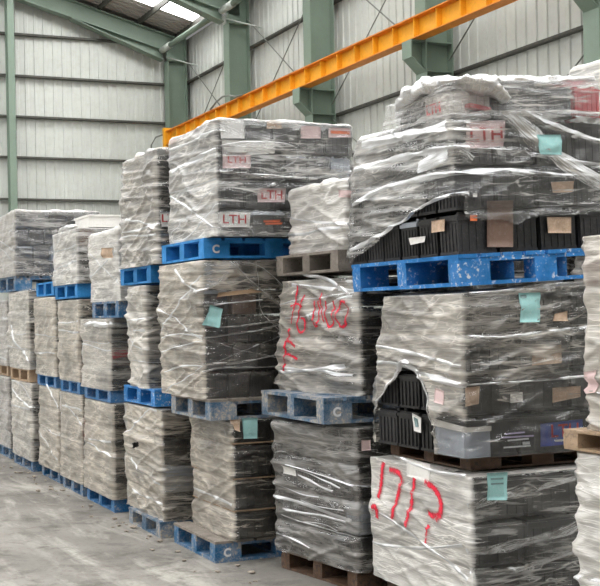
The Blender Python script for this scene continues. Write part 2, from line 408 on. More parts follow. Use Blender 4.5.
for (s0, s1) in STRIPS:
    for k in range(len(px)-1):
        x0, x1 = px[k]-.06, px[k+1]+.06
        if x0 > 14.65: x0 = 14.65
        if x1 < -22.6 or (-5 < x1 < -3) or (-5 < x0 < -3): continue
        pyd('skylight_panel', roof_slab(x0, x1, s0+.02, s1-.02), BOXF, 'skylight', ceil)
# ribs of the roof sheets over the last bays
for y in np.arange(31.2, 38.3, .33):
    if 34.4 < y < 36.55: continue
    x0, x1 = 14.7, 9.0
    v = []
    for x in (x0, x1):
        for yy in (y-.05, y+.05):
            v += [(x, yy, roof_z(x)-.035), (x, yy, roof_z(x)-.001)]
    pyd('sheet_rib', v, BOXF, 'roof_sheet', ceil)

# crane runway beam ----------------------------------------------------------
t = thing('crane_runway_beam', 'long orange steel crane runway beam on brackets along the side wall', 'crane beam')
BX, BZ0, BZ1, BY0, BY1 = 13.94, 7.93, 8.41, 6.0, 37.5
bx('bottom_flange', 'orange_dark', (BX-.16, BX+.16), (BY0, BY1), (BZ0, BZ0+.025), t)
bx('top_flange', 'orange_dark', (BX-.18, BX+.18), (BY0, BY1), (BZ1-.03, BZ1), t)
bx('web', 'orange', (BX-.012, BX+.012), (BY0, BY1), (BZ0+.025, BZ1-.03), t)
bx('rail', 'rail', (BX-.03, BX+.03), (BY0, BY1), (BZ1, BZ1+.05), t)
y = BY1-.2
while y > BY0:
    for s in (-1, 1): bx('stiffener', 'orange', (BX+s*.082-.07, BX+s*.082+.07), (y-.012, y+.012), (BZ0+.025, BZ1-.03), t)
    y -= .88
bx('end_stop', 'orange', (BX-.22, BX+.1), (BY1-.05, BY1+.12), (BZ0-.25, BZ1+.12), t)
tube('cable', 'rod', [(BX-.62, BY1+.25, 7.0), (BX-.6, BY1+.25, 7.95), (BX-.45, BY1+.2, 8.22), (BX-.1, BY1+.1, 8.35)], .03, t, 8)
tube('cable', 'rod', [(BX-.2, 33.2-.5*i, 8.42+.22*math.sin(math.pi*min(1, i/4.2))) for i in range(6)], .03, t, 8)

# ================================================================== PALLETS
def pallet(label, x0, y0, W, Ln, z0, ph, mat, yaw=0, group='pallets under the battery loads', mark=False, tilt=0, boards=7, deckmat=None):
    """x0,y0 = aisle-side near corner"""
    c, s = math.cos(yaw), math.sin(yaw)
    t = thing('wooden_pallet', label, 'pallet', (x0 + W/2*c - Ln/2*s, y0 + W/2*s + Ln/2*c, z0), yaw, group)
    if tilt:
        t.rotation_mode = 'XYZ'; t.rotation_euler = (0, -tilt, yaw); t.location.z += math.sin(tilt)*W/2
    th = ph*.125
    r = random.Random(int(x0*977+y0*131+z0*57))
    bw = W/boards*.86
    for i in range(boards):
        x = -W/2 + bw/2 + (W-bw)*i/(boards-1)
        box('deck_board', deckmat or mat, (x, r.uniform(-.006, .006), ph-th/2), (bw, Ln+r.uniform(-.004, .01), th), t)
    for j in (-1, 0, 1):
        y = j*(Ln/2-.055)
        box('stringer_board', mat, (0, y, ph-th*1.5), (W-.004, .1, th*.98), t)
        for i in (-1, 0, 1):
            w = .22 if i else .16
            b = box('block', mat, (i*(W/2-.11), y + r.uniform(-.004, .004), ph/2-th/2), (w, .105, ph-3*th), t)
            if mark and i == -1 and j == -1:
                tx = text_mesh('C', .085, 'print_white'); o = link('painted_mark', tx, t)
                o.location = (i*(W/2-.1), y-.0585, ph/2-th/2); o.rotation_euler = (math.pi/2, 0, 0)
    for j in (-1, 1): box('bottom_board', mat, (0, j*(Ln/2-.055), th/2), (W-.006, .11, th), t)
    for i in (-1, 0, 1): box('bottom_board', mat, (i*(W/2-.075), 0, th/2), (.14, Ln-.225, th), t)
    return t
def text_mesh(s, size, mat, bold=.004):
    k = ('text', s, size, mat)
    if k in MESH: return MESH[k]
    cu = bpy.data.curves.new('lettering', 'FONT'); cu.body = s; cu.size = size; cu.align_x = 'CENTER'; cu.align_y = 'CENTER'
    cu.offset = bold*size/.1; cu.extrude = .0008
    ob = bpy.data.objects.new('lettering', cu); C.objects.link(ob)
    dg = bpy.context.evaluated_depsgraph_get(); me = bpy.data.meshes.new_from_object(ob.evaluated_get(dg))
    C.objects.unlink(ob); bpy.data.objects.remove(ob)
    me.materials.clear(); me.materials.append(M[mat]); MESH[k] = me
    return me

# ================================================================== BATTERIES
def battery_mesh(kind, mat, lidmat=None):
    """unit battery -.5...5 x -.5...5 x 0..1 ; kind 'body','lid','all'"""
    k = ('bat', kind, mat, lidmat)
    if k in MESH: return MESH[k]
    v, f, mi = [], [], []
    def b(x0, x1, y0, y1, z0, z1, m=0, tp=0):
        n = len(v)
        for (x, y) in ((x0, y0), (x1, y0), (x1, y1), (x0, y1)): v.append((x*(1-tp), y*(1-tp), z0))
        for (x, y) in ((x0, y0), (x1, y0), (x1, y1), (x0, y1)): v.append((x, y, z1))
        for q in ((3, 2, 1, 0), (4, 5, 6, 7), (0, 1, 5, 4), (1, 2, 6, 5), (2, 3, 7, 6), (3, 0, 4, 7)): f.append(tuple(i+n for i in q)); mi.append(m)
    if kind in ('body', 'all'):
        b(-.475, .475, -.475, .475, 0, .80, 0, .02)
        b(-.485, .485, -.485, .485, 0, .07, 0)                       # hold-down ledge
        for i in range(5):
            a = -.36+.18*i
            b(a-.02, a+.02, -.49, -.47, .07, .74); b(a-.02, a+.02, .47, .49, .07, .74)
            b(-.49, -.47, a-.02, a+.02, .07, .74); b(.47, .49, a-.02, a+.02, .07, .74)
    if kind in ('lid', 'all'):
        m = 1 if kind == 'all' else 0
        b(-.5, .5, -.5, .5, .80, .885, m)
        b(-.46, .46, -.46, .46, .885, .93, m)
        for i in range(3): b(-.05, .05, -.33+.26*i, -.19+.26*i, .93, .955, m)
        for s in (-1, 1): b(s*.33-.06, s*.33+.06, -.4, -.26, .93, 1.0, m)
    me = bpy.data.meshes.new('battery_'+kind); me.from_pydata(v, [], f)
    me.materials.append(M[mat])
    if kind == 'all': me.materials.append(M[lidmat or mat]); me.polygons.foreach_set('material_index', mi)
    MESH[k] = me
    return me

# ================================================================== vectorised value noise
def _hash(ix, iy, seed):
    n = (ix.astype(np.int64)*374761393 + iy.astype(np.int64)*668265263 + seed*1442695041) & 0x7fffffff
    n = ((n ^ (n >> 13))*1274126177) & 0x7fffffff
    return ((n ^ (n >> 16)) & 0xffff)/65535.0
def vnoise(x, y, seed):
    x = np.asarray(x, float); y = np.asarray(y, float)
    ix, iy = np.floor(x), np.floor(y); fx, fy = x-ix, y-iy
    fx = fx*fx*(3-2*fx); fy = fy*fy*(3-2*fy)
    a = _hash(ix, iy, seed); b = _hash(ix+1, iy, seed); c = _hash(ix, iy+1, seed); d = _hash(ix+1, iy+1, seed)
    return (a*(1-fx)+b*fx)*(1-fy) + (c*(1-fx)+d*fx)*fy
def ridge(x, y, seed): return 1-np.abs(2*vnoise(x, y, seed)-1)

# ================================================================== WRAPPED LOADS
class Load:
    def __init__(s, label, x0, y0, W, Ln, z0, H, layers=4, yaw=0, tint='beige', op=(.85, .4), seed=1, near=False, lean=(0, 0), ttilt=0, tilt=0,
                 wr=1.0, pull=0, colors=None, zmin=None, holes=(), windows=(), strands=2, jit=.014, group='wrapped battery loads', sheets=(), topz=None, nxy=None, corner_r=.022, r_op=None):
        s.W, s.Ln, s.H, s.yaw, s.seed, s.lean, s.ttilt, s.wr, s.pull = W, Ln, H, yaw, seed, lean, ttilt, wr, pull
        s.near, s.holes, s.windows, s.zminf, s.cr, s.topz = near, holes, windows, zmin, corner_r, (topz if topz is not None else .03 if group == G3 else .003)
        s.r = random.Random(seed*101+3)
        c_, s_ = math.cos(yaw), math.sin(yaw)
        loc = Vector((x0 + W/2*c_ - Ln/2*s_, y0 + W/2*s_ + Ln/2*c_, z0))
        s.o = thing('wrapped_battery_load', label, 'battery load', loc, yaw, group)
        if tilt:
            s.o.rotation_euler = (0, -tilt, yaw); loc.z += math.sin(tilt)*W/2; s.o.location = loc
        s.inv = (Matrix.Translation(loc) @ Matrix.Rotation(yaw, 4, 'Z') @ Matrix.Rotation(-tilt, 4, 'Y')).inverted()
        hs = layers if isinstance(layers, (list, tuple)) else [1]*layers
        tot = sum(hs); s.zb = [0]
        for h in hs: s.zb.append(s.zb[-1]+H*h/tot)
        s.nl = len(hs)
        s.sh = np.array([[s.r.uniform(-jit, jit) for _ in range(4)] for _ in range(s.nl)])
        s.op = op; s.tint = tint
        s.batteries(colors, nxy)
        for k in sheets:
            box('layer_sheet', 'cardboard', tuple(s.warp((0, 0, s.zb[k]))), (W+.02, Ln+.02, .006), s.o)
        s.film()
        for k in range(strands): s.rand_strand(k)
    # ---- geometry mapping
    def warp(s, p):
        x, y, z = p; y = y-s.pull*(z/s.H)**1.5*(y+s.Ln/2) if z > 0 else y
        return Vector((x + s.lean[0]*z, y + s.lean[1]*z, z + s.ttilt*(x+s.W/2)*z/s.H))
    def perim(s, u):
        """u arrays -> base x,y,nx,ny,face index"""
        W, Ln, r = s.W, s.Ln, s.cr
        P = 2*(W+Ln); u = np.mod(u, P)
        seg = [0, Ln, Ln+W, 2*Ln+W, P]
        f = np.digitize(u, seg[1:4])
        t = u - np.array(seg)[f]; ln = np.where(f % 2 == 0, Ln, W)
        x = np.choose(f, [-W/2+0*t, -W/2+t, W/2+0*t, W/2-t]); y = np.choose(f, [Ln/2-t, -Ln/2+0*t, -Ln/2+t, Ln/2+0*t])
        nx = np.choose(f, [-1., 0., 1., 0.])+0*t; ny = np.choose(f, [0., -1., 0., 1.])+0*t
        # corner rounding
        tn_x = np.choose(f, [0., 1., 0., -1.])+0*t; tn_y = np.choose(f, [-1., 0., 1., 0.])+0*t
        for d0, sg in ((ln-t, 1), (t, -1)):
            k = d0 < r
            a = (1-d0/r)*math.pi/4                      # 0 at tangent point, 45deg at corner
            ox = nx*1.0; oy = ny*1.0
            nx2 = ox*np.cos(a) + sg*tn_x*np.sin(a); ny2 = oy*np.cos(a) + sg*tn_y*np.sin(a)
            # centre of the arc
            cx = x + sg*tn_x*(d0-r) - ox*r; cy = y + sg*tn_y*(d0-r) - oy*r
            x = np.where(k, cx + nx2*r, x); y = np.where(k, cy + ny2*r, y); nx = np.where(k, nx2, nx); ny = np.where(k, ny2, ny)
        return x, y, nx, ny, f
    def layer_shift(s, f, z):
        z = np.asarray(z, float); out = np.zeros(np.broadcast(f, z).shape); f = f+0*z.astype(int)
        k = np.clip(np.digitize(z, s.zb[1:-1]), 0, s.nl-1)
        zb = np.array(s.zb)
        cur = s.sh[k, f]
        nxt = s.sh[np.clip(k+1, 0, s.nl-1), f]; prv = s.sh[np.clip(k-1, 0, s.nl-1), f]
        bw = .05
        up_ = np.clip(1-(zb[k+1]-z)/bw, 0, 1)*.5; dn = np.clip(1-(z-zb[k])/bw, 0, 1)*.5
        return cur*(1-up_-dn) + nxt*up_ + prv*dn
    def off(s, u, z, f):
        sd = s.seed
        o = .010 + s.layer_shift(f, z)
        zb = np.array(s.zb[1:-1]) if s.nl > 1 else np.array([99.])
        d = np.min(np.abs(np.asarray(z)[..., None]-zb), axis=-1)
        zq = np.asarray(z)[..., None]; d = np.min(np.abs(zq-(zb-.014)), axis=-1); pin = np.exp(-(d/.016)**2)*(.35+.9*vnoise(u*3, z*2, sd+11))
        o = o - .015*pin
        w = s.wr
        o = o + w*.016*ridge(u*1.1+z*.8, z*13+u*1.0, sd+1)**4*vnoise(u*2.2, z*2.5, sd+5)*2
        o = o + w*.014*ridge(u*1.5+z*2.0, z*9-u*3.6, sd+2)**5*vnoise(u*1.7, z*2, sd+6)*2
        o = o + w*.014*ridge(u*1.5-z*2.0, z*9+u*3.9, sd+3)**5*vnoise(u*1.9, z*2, sd+7)*2
        o = o + w*.009*(vnoise(u*3.2, z*3.6, sd+4)-.35)
        o = o + w*.007*(vnoise(u*12, z*22, sd+8)-.5)
        return np.maximum(o, s.layer_shift(f, z)+.004-.012*pin)
    def surf(s, u, z, out=0., inside=False):
        u = np.atleast_1d(np.asarray(u, float)); z = np.atleast_1d(np.asarray(z, float))
        x, y, nx, ny, f = s.perim(u)
        o = (s.layer_shift(f, z)+.002 if inside else s.off(u, z, f)) + out
        return [s.warp((a+c*e, b+d*e, g)) for a, b, c, d, e, g in zip(x, y, nx, ny, o, z)]
    def pix(s, face, x, y):
        """photo pixel -> (u, z) on the aisle ('a') or end ('e') face"""
        o = s.inv @ Vector((0, 0, CAM_H)); d = s.inv.to_3x3() @ ray(x, y)
        if face == 'a':
            t = (-s.W/2-.01-o.x)/d.x; p = o+d*t; y_ = -s.Ln/2+(p.y+s.Ln/2)/(1-s.pull*min(max(p.z/s.H, 0), 1)**1.5); uu = s.Ln/2-y_
        else:
            t = (-s.Ln/2-.01-o.y)/d.y; p = o+d*t; uu = s.Ln+p.x+s.W/2
        z = p.z
        if s.ttilt: z = z/(1+s.ttilt*(p.x+s.W/2)/s.H)
        return uu, z
    # ---- content
    def batteries(s, colors, nxy):
        colors = colors or [('black', 7), ('charcoal', 5), ('greycase', .6), ('brown', .5), ('red', .3)]
        names = [c for c, w in colors]; wts = [w for c, w in colors]
        r = s.r
        for k in range(s.nl):
            z0, z1 = s.zb[k], s.zb[k+1]; h = z1-z0
            nx = nxy[0] if nxy else max(3, round(s.W/.25)+r.choice((0, 0, 1, -1))); ny = nxy[1] if nxy else max(3, round(s.Ln/.21)+r.choice((0, 0, 1)))
            cw, cl = s.W/nx, s.Ln/ny
            for i in range(nx):
                for j in range(ny):
                    if 0 < i < nx-1 and 0 < j < ny-1: continue
                    x = -s.W/2+cw*(i+.5); y = -s.Ln/2+cl*(j+.5)
                    if i == 0: x -= s.sh[k][0]
                    if j == 0: y -= s.sh[k][1]
                    if i == nx-1: x += s.sh[k][2]
                    if j == ny-1: y += s.sh[k][3]
                    col = r.choices(names, wts)[0]; lid = col if r.random() < .7 else r.choice(['black', 'charcoal', 'greycase'])
                    if s.near: b = link('battery', battery_mesh('body', col), s.o)
                    else: b = link('battery', battery_mesh('all', col, lid), s.o)
                    b.location = s.warp((x, y, z0+.001))
                    b.scale = (cw-.012-r.uniform(0, .008), cl-.012-r.uniform(0, .008), h*(.975-r.uniform(0, .05)))
                    b.rotation_euler = (0, -math.atan(s.ttilt*(z0/s.H)), r.choice((0, math.pi)) + r.uniform(-.012, .012))
                    if s.near:
                        l = link('lid', battery_mesh('lid', lid), b)
    def film(s):
        W, Ln, H = s.W, s.Ln, s.H; P = 2*(W+Ln)
        du, dz = (.017, .011) if s.near else (.034, .02)
        nu = int(P/du); nz = int(H/dz)+1
        us = np.arange(nu)*P/nu
        cs = np.array([0, Ln, Ln+W, 2*Ln+W]); cr_ = s.cr
        us = us[np.min(np.abs(us[:, None]-np.append(cs, P)), 1) > cr_*1.2]
        us = np.unique(np.mod(np.concatenate([us]+[c_+np.linspace(-cr_, cr_, 7) for c_ in cs]), P)); nu = len(us)
        H = H if s.topz > .01 else H-.012
        zs = np.linspace(0, H+s.topz*.4, nz)
        U, Z = np.meshgrid(us, zs)
        u, z = U.ravel(), Z.ravel()
        x, y, nx, ny, f = s.perim(u)
        o = s.off(u, np.minimum(z, H), f)
        X = x+nx*o; Y = y+ny*o; Zs = z.copy()
        # ragged upper rim
        rows = [np.stack([X, Y, Zs], -1).reshape(nz, nu, 3)]
        uvs = [np.stack([u, z], -1).reshape(nz, nu, 2)]
        last = rows[0][-1]
        for q, fr in enumerate((.04, .12, .25, .45, .7, .97)):
            zz = H + s.topz*.4 + s.topz*(.6+.5*q**.5*vnoise(us*4+q*.7, us*0+q*1.3, s.seed+20)) + s.topz*1.2*(vnoise(last[:, 0]*7*(1-fr)+3, last[:, 1]*7*(1-fr)+5, s.seed+21)-.4)*(1 if q < 5 else 0)
            rows.append(np.stack([last[:, 0]*(1-fr), last[:, 1]*(1-fr), zz], -1)[None])
            uvs.append(np.stack([us, zz*0+H+fr*W/2], -1)[None])
        V = np.concatenate(rows, 0); UV = np.concatenate(uvs, 0)
        nr = V.shape[0]
        Vw = V.reshape(-1, 3).copy()
        Vw[:, 1] -= s.pull*np.clip(Vw[:, 2]/s.H, 0, 2)**1.5*(Vw[:, 1]+Ln/2)
        t_ = s.ttilt*(Vw[:, 0]+W/2)*Vw[:, 2]/H
        Vw[:, 0] += s.lean[0]*Vw[:, 2]; Vw[:, 1] += s.lean[1]*Vw[:, 2]; Vw[:, 2] += t_
        # film opacity; light from the left painted in as milkier aisle sides
        fu = np.mod(UV[..., 0], P); face = np.digitize(fu, [Ln, Ln+W, 2*Ln+W])
        opf = np.choose(face, [s.op[0], s.op[1], s.op[0], s.op[1]])
        # ease between faces
        for c0, a, b in ((Ln, s.op[0], s.op[1]), (Ln+W, s.op[1], s.op[0])):
            k = np.clip((fu-c0)/.012*.5+.5, 0, 1); m = np.abs(fu-c0) < .012
            opf = np.where(m, a*(1-k)+b*k, opf)
        zz = UV[..., 1]
        opf = opf + .30*(vnoise(fu*2.3, zz*2.8, s.seed+30)-.5) + .25*(ridge(fu*1.2+zz, zz*7+fu*1.5, s.seed+31)**3-.25)
        for c0 in (0, Ln, Ln+W): opf = opf + .25*np.exp(-((fu-c0)/.018)**2)
        for (fc, cx_, cy_, rad, val) in s.windows:
            wu, wz = s.pix(fc, cx_, cy_); dd = np.sqrt((fu-wu)**2+(zz-wz)**2)/rad
            k = np.clip(1.5-dd, 0, 1); opf = opf*(1-k)+val*k
        opf[nz:] = max(s.op[0], .75)
        # faces
        keep_f = []
        zc = (zz[:nz-1]+zz[1:nz])/2; uc = fu[:nz-1]
        keep = np.ones((nz-1, nu), bool)
        if s.zminf is not None: keep &= zc > s.zminf(uc) + .05*(vnoise(uc*9, uc*0, s.seed+40)-.5)
        for (fc, poly) in s.holes:
            pu = [s.pix(fc, a, b) for a, b in poly]
            ins = np.zeros(uc.shape, bool)
            n = len(pu)
            for i in range(n):
                (x1, y1), (x2, y2) = pu[i], pu[(i+1) % n]
                cnd = ((y1 > zc) != (y2 > zc)) & (uc < (x2-x1)*(zc-y1)/((y2-y1) if y2 != y1 else 1e-9)+x1)
                ins ^= cnd
            keep &= ~ins
        idx = np.arange(nr*nu).reshape(nr, nu)
        A = idx[:-1]; B = np.roll(idx, -1, 1)[:-1]; Cc = np.roll(idx, -1, 1)[1:]; D = idx[1:]
        full = np.ones((nr-1, nu), bool); full[:nz-1] = keep
        Q = np.stack([A, B, Cc, D], -1)[full]
        me = bpy.data.meshes.new('stretch_film'); me.from_pydata(Vw.tolist(), [], Q.tolist())
        at = me.attributes.new('op', 'FLOAT', 'POINT'); at.data.foreach_set('value', np.clip(opf, -1, 1.2).ravel().astype(np.float32))
        uvl = me.uv_layers.new(name='UVMap')
        fl = UV.reshape(-1, 2).copy(); lu = fl[Q.ravel()].copy()
        lu4 = lu.reshape(-1, 4, 2)
        wrap = (lu4[:, :, 0].max(1)-lu4[:, :, 0].min(1)) > P/2
        lu4[wrap] = np.where(lu4[wrap][:, :, :1] < P/2, lu4[wrap]+np.array([P, 0]), lu4[wrap])
        uvl.data.foreach_set('uv', (lu4+np.array([s.seed*.37, 0])).ravel().astype(np.float32))
        me.materials.append(film(s.tint, s.seed % 4)); me.shade_smooth()
        link('stretch_film', me, s.o)
    # ---- add-ons on the film
    def patch(s, name, face, quad, mat, out=.003, inside=False, n=7, label=None):
        """quad: four photo pixels, clockwise from top left"""
        q = [s.pix(face, *p) for p in quad]
        v, f = [], []
        for j in range(n):
            for i in range(n):
                a, b = i/(n-1), j/(n-1)
                uu = (q[0][0]*(1-a)+q[1][0]*a)*(1-b)+(q[3][0]*(1-a)+q[2][0]*a)*b
                zz = (q[0][1]*(1-a)+q[1][1]*a)*(1-b)+(q[3][1]*(1-a)+q[2][1]*a)*b
                v.append((uu, max(zz, .004)))
        P = s.surf([p[0] for p in v], [p[1] for p in v], out, inside)
        m = n*n
        P2 = s.surf([p[0] for p in v], [p[1] for p in v], out+.002, inside)
        for j in range(n-1):
            for i in range(n-1):
                a = j*n+i
                f.append((a+m, a+n+m, a+n+1+m, a+1+m)); f.append((a, a+1, a+n+1, a+n))
        ring = [i for i in range(n)] + [n*(j+1)+n-1 for j in range(n-1)] + [n*n-2-i for i in range(n-1)] + [n*(n-2-j) for j in range(n-2)]
        for a, b in zip(ring, ring[1:]+ring[:1]): f.append((a, b, b+m, a+m))
        o = pyd(name, [tuple(p) for p in P2[:0]]+[tuple(p) for p in P]+[tuple(p) for p in P2], f, mat, s.o, True)
        if label: o['label'] = label
        return o
    def text(s, txt, face, cx, cy, hpx, mat, out=.008, inside=False, slant=0, squeeze=1.0, parent=None):
        u0_, z0_ = s.pix(face, cx, cy); _, z1_ = s.pix(face, cx, cy-hpx/2); size = abs(z1_-z0_)*2/.72
        base = text_mesh(txt, 1.0, mat, .0012); me = base.copy()
        co = np.array([v.co[:] for v in me.vertices])
        uu = u0_+co[:, 0]*size*squeeze; zz = z0_+co[:, 1]*size+co[:, 0]*size*slant
        pts = s.surf(uu, zz, out, inside)
        for v, p in zip(me.vertices, pts): v.co = p
        return link('printed_lettering', me, parent or s.o)
    def stroke(s, face, pts, wpx=8, mat='spray', out=.006, name='spray_stroke', pix=True):
        q = [s.pix(face, *p) for p in pts] if pix else pts
        # resample with Catmull-Rom
        q = [Vector((a, b)) for a, b in q]; path = []
        for i in range(len(q)-1):
            p0, p1, p2, p3 = q[max(i-1, 0)], q[i], q[i+1], q[min(i+2, len(q)-1)]
            for k in range(10):
                t = k/10
                path.append(.5*((2*p1)+(p2-p0)*t+(2*p0-5*p1+4*p2-p3)*t*t+(3*p1-p0-3*p2+p3)*t**3))
        path.append(q[-1])
        (a0, b0), (a1, b1) = (s.pix(face, 0, 300), s.pix(face, 0, 310)) if pix else ((0, 0), (0, 0))
        mid = pts[len(pts)//2]
        wm = abs(s.pix(face, mid[0], mid[1])[1]-s.pix(face, mid[0], mid[1]+1)[1])*wpx if pix else wpx
        uu, zz, uvs = [], [], []
        for i, p in enumerate(path):
            d = (path[min(i+1, len(path)-1)]-path[max(i-1, 0)]).normalized(); nn = Vector((-d.y, d.x))
            for k in range(5):
                w = (k/4-.5)*wm
                uu.append(p.x+nn.x*w); zz.append(p.y+nn.y*w); uvs.append((i/len(path), k/4))
        P = s.surf(uu, zz, out); f = []
        for i in range(len(path)-1):
            for k in range(4): f.append((i*5+k, i*5+k+1, i*5+k+6, i*5+k+5))
        o = pyd(name, [tuple(p) for p in P], f, mat, s.o, True)
        uvl = o.data.uv_layers.new(name='UVMap')
        for lp in o.data.loops: uvl.data[lp.index].uv = uvs[lp.vertex_index]
        return o
    def strand(s, pts, w=.02, face=None, lift=.008, mat='strand', op=.95, rough=1.0, name='film_strand'):
        """bunched-up band of film lying over the wrap"""
        q = [s.pix(face, *p) if face else p for p in pts]
        q = [Vector((a, b)) for a, b in q]; path = []
        for i in range(len(q)-1):
            p0, p1, p2, p3 = q[max(i-1, 0)], q[i], q[i+1], q[min(i+2, len(q)-1)]
            n = max(4, int((p2-p1).length/.02))
            for k in range(n):
                t = k/n; path.append(.5*((2*p1)+(p2-p0)*t+(2*p0-5*p1+4*p2-p3)*t*t+(3*p1-p0-3*p2+p3)*t**3))
        path.append(q[-1])
        K = 7; uu, zz, oo, uvs = [], [], [], []; acc = 0
        sd = s.r.randint(0, 999)
        for i, p in enumerate(path):
            a, b = path[max(i-1, 0)], path[min(i+1, len(path)-1)]
            d = (b-a).normalized(); nn = Vector((-d.y, d.x)); acc += (b-a).length/2
            ww = w*(.6+.8*float(vnoise(acc*7, 0, sd)))
            for k in range(K):
                t = k/(K-1)-.5
                uu.append(p.x+nn.x*t*ww); zz.append(p.y+nn.y*t*ww)
                oo.append(.002 + lift*.4*(1-4*t*t)*(.4+float(vnoise(acc*25, k*1.3, sd+1))*rough)); uvs.append((acc, t*w))
        zz = [min(max(v, -.02), s.H+.03) for v in zz]
        x, y, nx, ny, f = s.perim(np.array(uu)); e = s.off(np.array(uu), np.array(zz), f)+np.array(oo)
        P = [s.warp((a+c*g, b+d*g, h)) for a, b, c, d, g, h in zip(x, y, nx, ny, e, zz)]
        fc = []
        for i in range(len(path)-1):
            for k in range(K-1): fc.append((i*K+k, i*K+k+1, (i+1)*K+k+1, (i+1)*K+k))
        o = pyd(name, [tuple(p) for p in P], fc, mat, s.o, True)
        at = o.data.attributes.new('op', 'FLOAT', 'POINT'); at.data.foreach_set('value', [(op*.62-.12)*(1-.85*abs(2*(i % K)/(K-1)-1)**2) for i in range(len(P))])
        uvl = o.data.uv_layers.new(name='UVMap')
        for lp in o.data.loops: uvl.data[lp.index].uv = uvs[lp.vertex_index]
        return o
    def rand_strand(s, k):
        r = s.r; z = r.uniform(.1, s.H-.1); sl = r.choice((r.uniform(-.08, .08), r.uniform(-.45, .45)))
        P0 = r.uniform(-.1, .2); ln = r.uniform(.8, s.W+s.Ln*.8)
        pts = [(P0+ln*i/5, min(max(z+sl*(i/5-.5)*ln+r.uniform(-.012, .012), .02), s.H-.02)) for i in range(6)]
        s.strand(pts, r.uniform(.008, .022), None, .005, op=r.uniform(.35, .7))

G3 = 'upper tier loads'; G2 = 'middle tier loads'; G1 = 'bottom tier loads'
PG = 'pallets under the battery loads'
D = math.radians
# ---------------------------------------------------------------- stack R : cut by the right edge
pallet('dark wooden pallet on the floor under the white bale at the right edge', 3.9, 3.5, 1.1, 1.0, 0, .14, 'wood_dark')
Load('white wrapped load on the floor cut off by the right edge', 3.85, 3.45, 1.15, 1.10, .14, 1.05, 4, tint='white', op=(.93, .6), seed=11, near=True, group=G1)
pallet('pale timber pallet poking out between the two loads at the right edge', 3.80, 3.52, 1.15, 1.10, 1.19, .10, 'wood')
R2 = Load('pale wrapped load on the timber pallet at the right edge, middle tier', 3.88, 3.45, 1.12, 1.06, 1.29, .97, 4, tint='pale', op=(.8, .5), seed=12, near=True, group=G2)
R2.patch('paper_label', 'a', [(588, 372), (600, 370), (600, 392), (588, 394)], 'paper_pink', .004)

# ---------------------------------------------------------------- stack A : large one at the right
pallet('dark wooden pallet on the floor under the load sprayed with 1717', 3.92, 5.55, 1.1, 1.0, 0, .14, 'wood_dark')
A1 = Load('bottom load with big red sprayed digits 1717 on white film', 3.85, 5.48, 1.16, 1.13, .14, .80, [1, 1, 1], tint='white', op=(.92, .16), seed=21, near=True, group=G1, wr=.5,
          colors=[('charcoal', 6), ('black', 4)], jit=.008, strands=0, nxy=(3, 4))
for st, w in (([(384, 462), (382, 478), (379.5, 498)], 7), ([(374.5, 508), (379, 507), (378.5, 518)], 7),
              ([(390, 469.5), (399.5, 473), (402, 481), (399, 492), (397, 501), (393.5, 519)], 7),
              ([(415, 478), (413.7, 490), (413, 503), (408.5, 526)], 7),
              ([(425, 482), (434.5, 488), (441, 500), (442, 513), (438, 521)], 8), ([(442, 514), (435, 516), (429, 512)], 7),
              ([(430.5, 525), (428, 533), (427, 543)], 5)):
    A1.stroke('a', st, w*1.45)
A1.patch('paper_label', 'a', [(407, 458), (430, 464), (430, 482), (407, 476)], 'paper', .002)
A1.patch('paper_label', 'e', [(487, 473), (507.5, 472), (506, 500), (486, 500)], 'teal_paper', .004, label='teal paper label')
for z_ in (478, 483): A1.patch('printed_line', 'e', [(490, z_), (503, z_-.5), (503, z_+1.2), (490, z_+1.7)], 'print_dark', .0065, n=4)
for pts, w in (([(470, 508), (490, 500), (520, 492), (575, 478)], .04), ([(470, 552), (510, 545), (560, 532), (580, 524)], .05), ([(470, 572), (520, 568), (580, 548)], .03)):
    A1.strand(pts, w, 'e', .006, op=.55)
A1.strand([(368, 505), (400, 525), (440, 555), (468, 580)], .02, 'a', .008, op=.7)
A1.strand([(366, 540), (385, 545), (420, 548), (466, 545)], .018, 'a', .01, op=.85)
A1.strand([(372, 438), (395, 455), (430, 470), (466, 476)], .02, 'a', .012, op=.8)

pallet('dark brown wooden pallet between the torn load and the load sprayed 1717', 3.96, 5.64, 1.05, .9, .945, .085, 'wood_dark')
hole = [(371, 418), (378, 402), (388, 387), (398, 371), (406, 361), (412, 364), (419, 375), (426, 390), (431, 408), (433, 424), (433, 462), (360, 462), (358, 440)]
A2 = Load('torn load with black batteries showing through the ripped film', 3.85, 5.53, 1.16, 1.03, 1.03, .975, [1.05, 1, 1, 1], pull=.17, tint='pale', op=(.68, .1), seed=22, near=True, group=G2,
          holes=[('a', hole)], colors=[('black', 8), ('charcoal', 3)], strands=0, ttilt=.05, nxy=(3, 4), jit=.01,
          windows=[('e', 520, 318, .34, .36), ('e', 480, 398, .10, -.15), ('e', 520, 438, .15, -.8), ('e', 562, 432, .16, -.7), ('e', 475, 445, .12, -.7), ('a', 452, 442, .14, -.7)], sheets=())
A2.patch('paper_label', 'e', [(517.5, 293), (538, 292.5), (537.5, 322), (517.5, 322.5)], 'teal_paper', .004, label='teal paper label')
A2.patch('printed_line', 'e', [(519, 295), (525, 294.8), (525, 298), (519, 298.2)], 'print_dark', .0065, n=3)
A2.patch('sticker', 'e', [(553, 314), (565, 311), (566, 321), (551, 321)], 'paper_tan', .003)
A2.patch('sticker', 'e', [(533, 347), (562, 345), (563, 363), (533, 366)], 'paper_tan', .001, True)
A2.patch('grey_case_panel', 'a', [(434, 424), (464, 432), (464, 463), (434, 453)], 'greycase', .004, True)
A2.patch('grey_case_panel', 'e', [(465, 433), (491, 431), (492, 460), (465, 462)], 'greycase', .004, True)
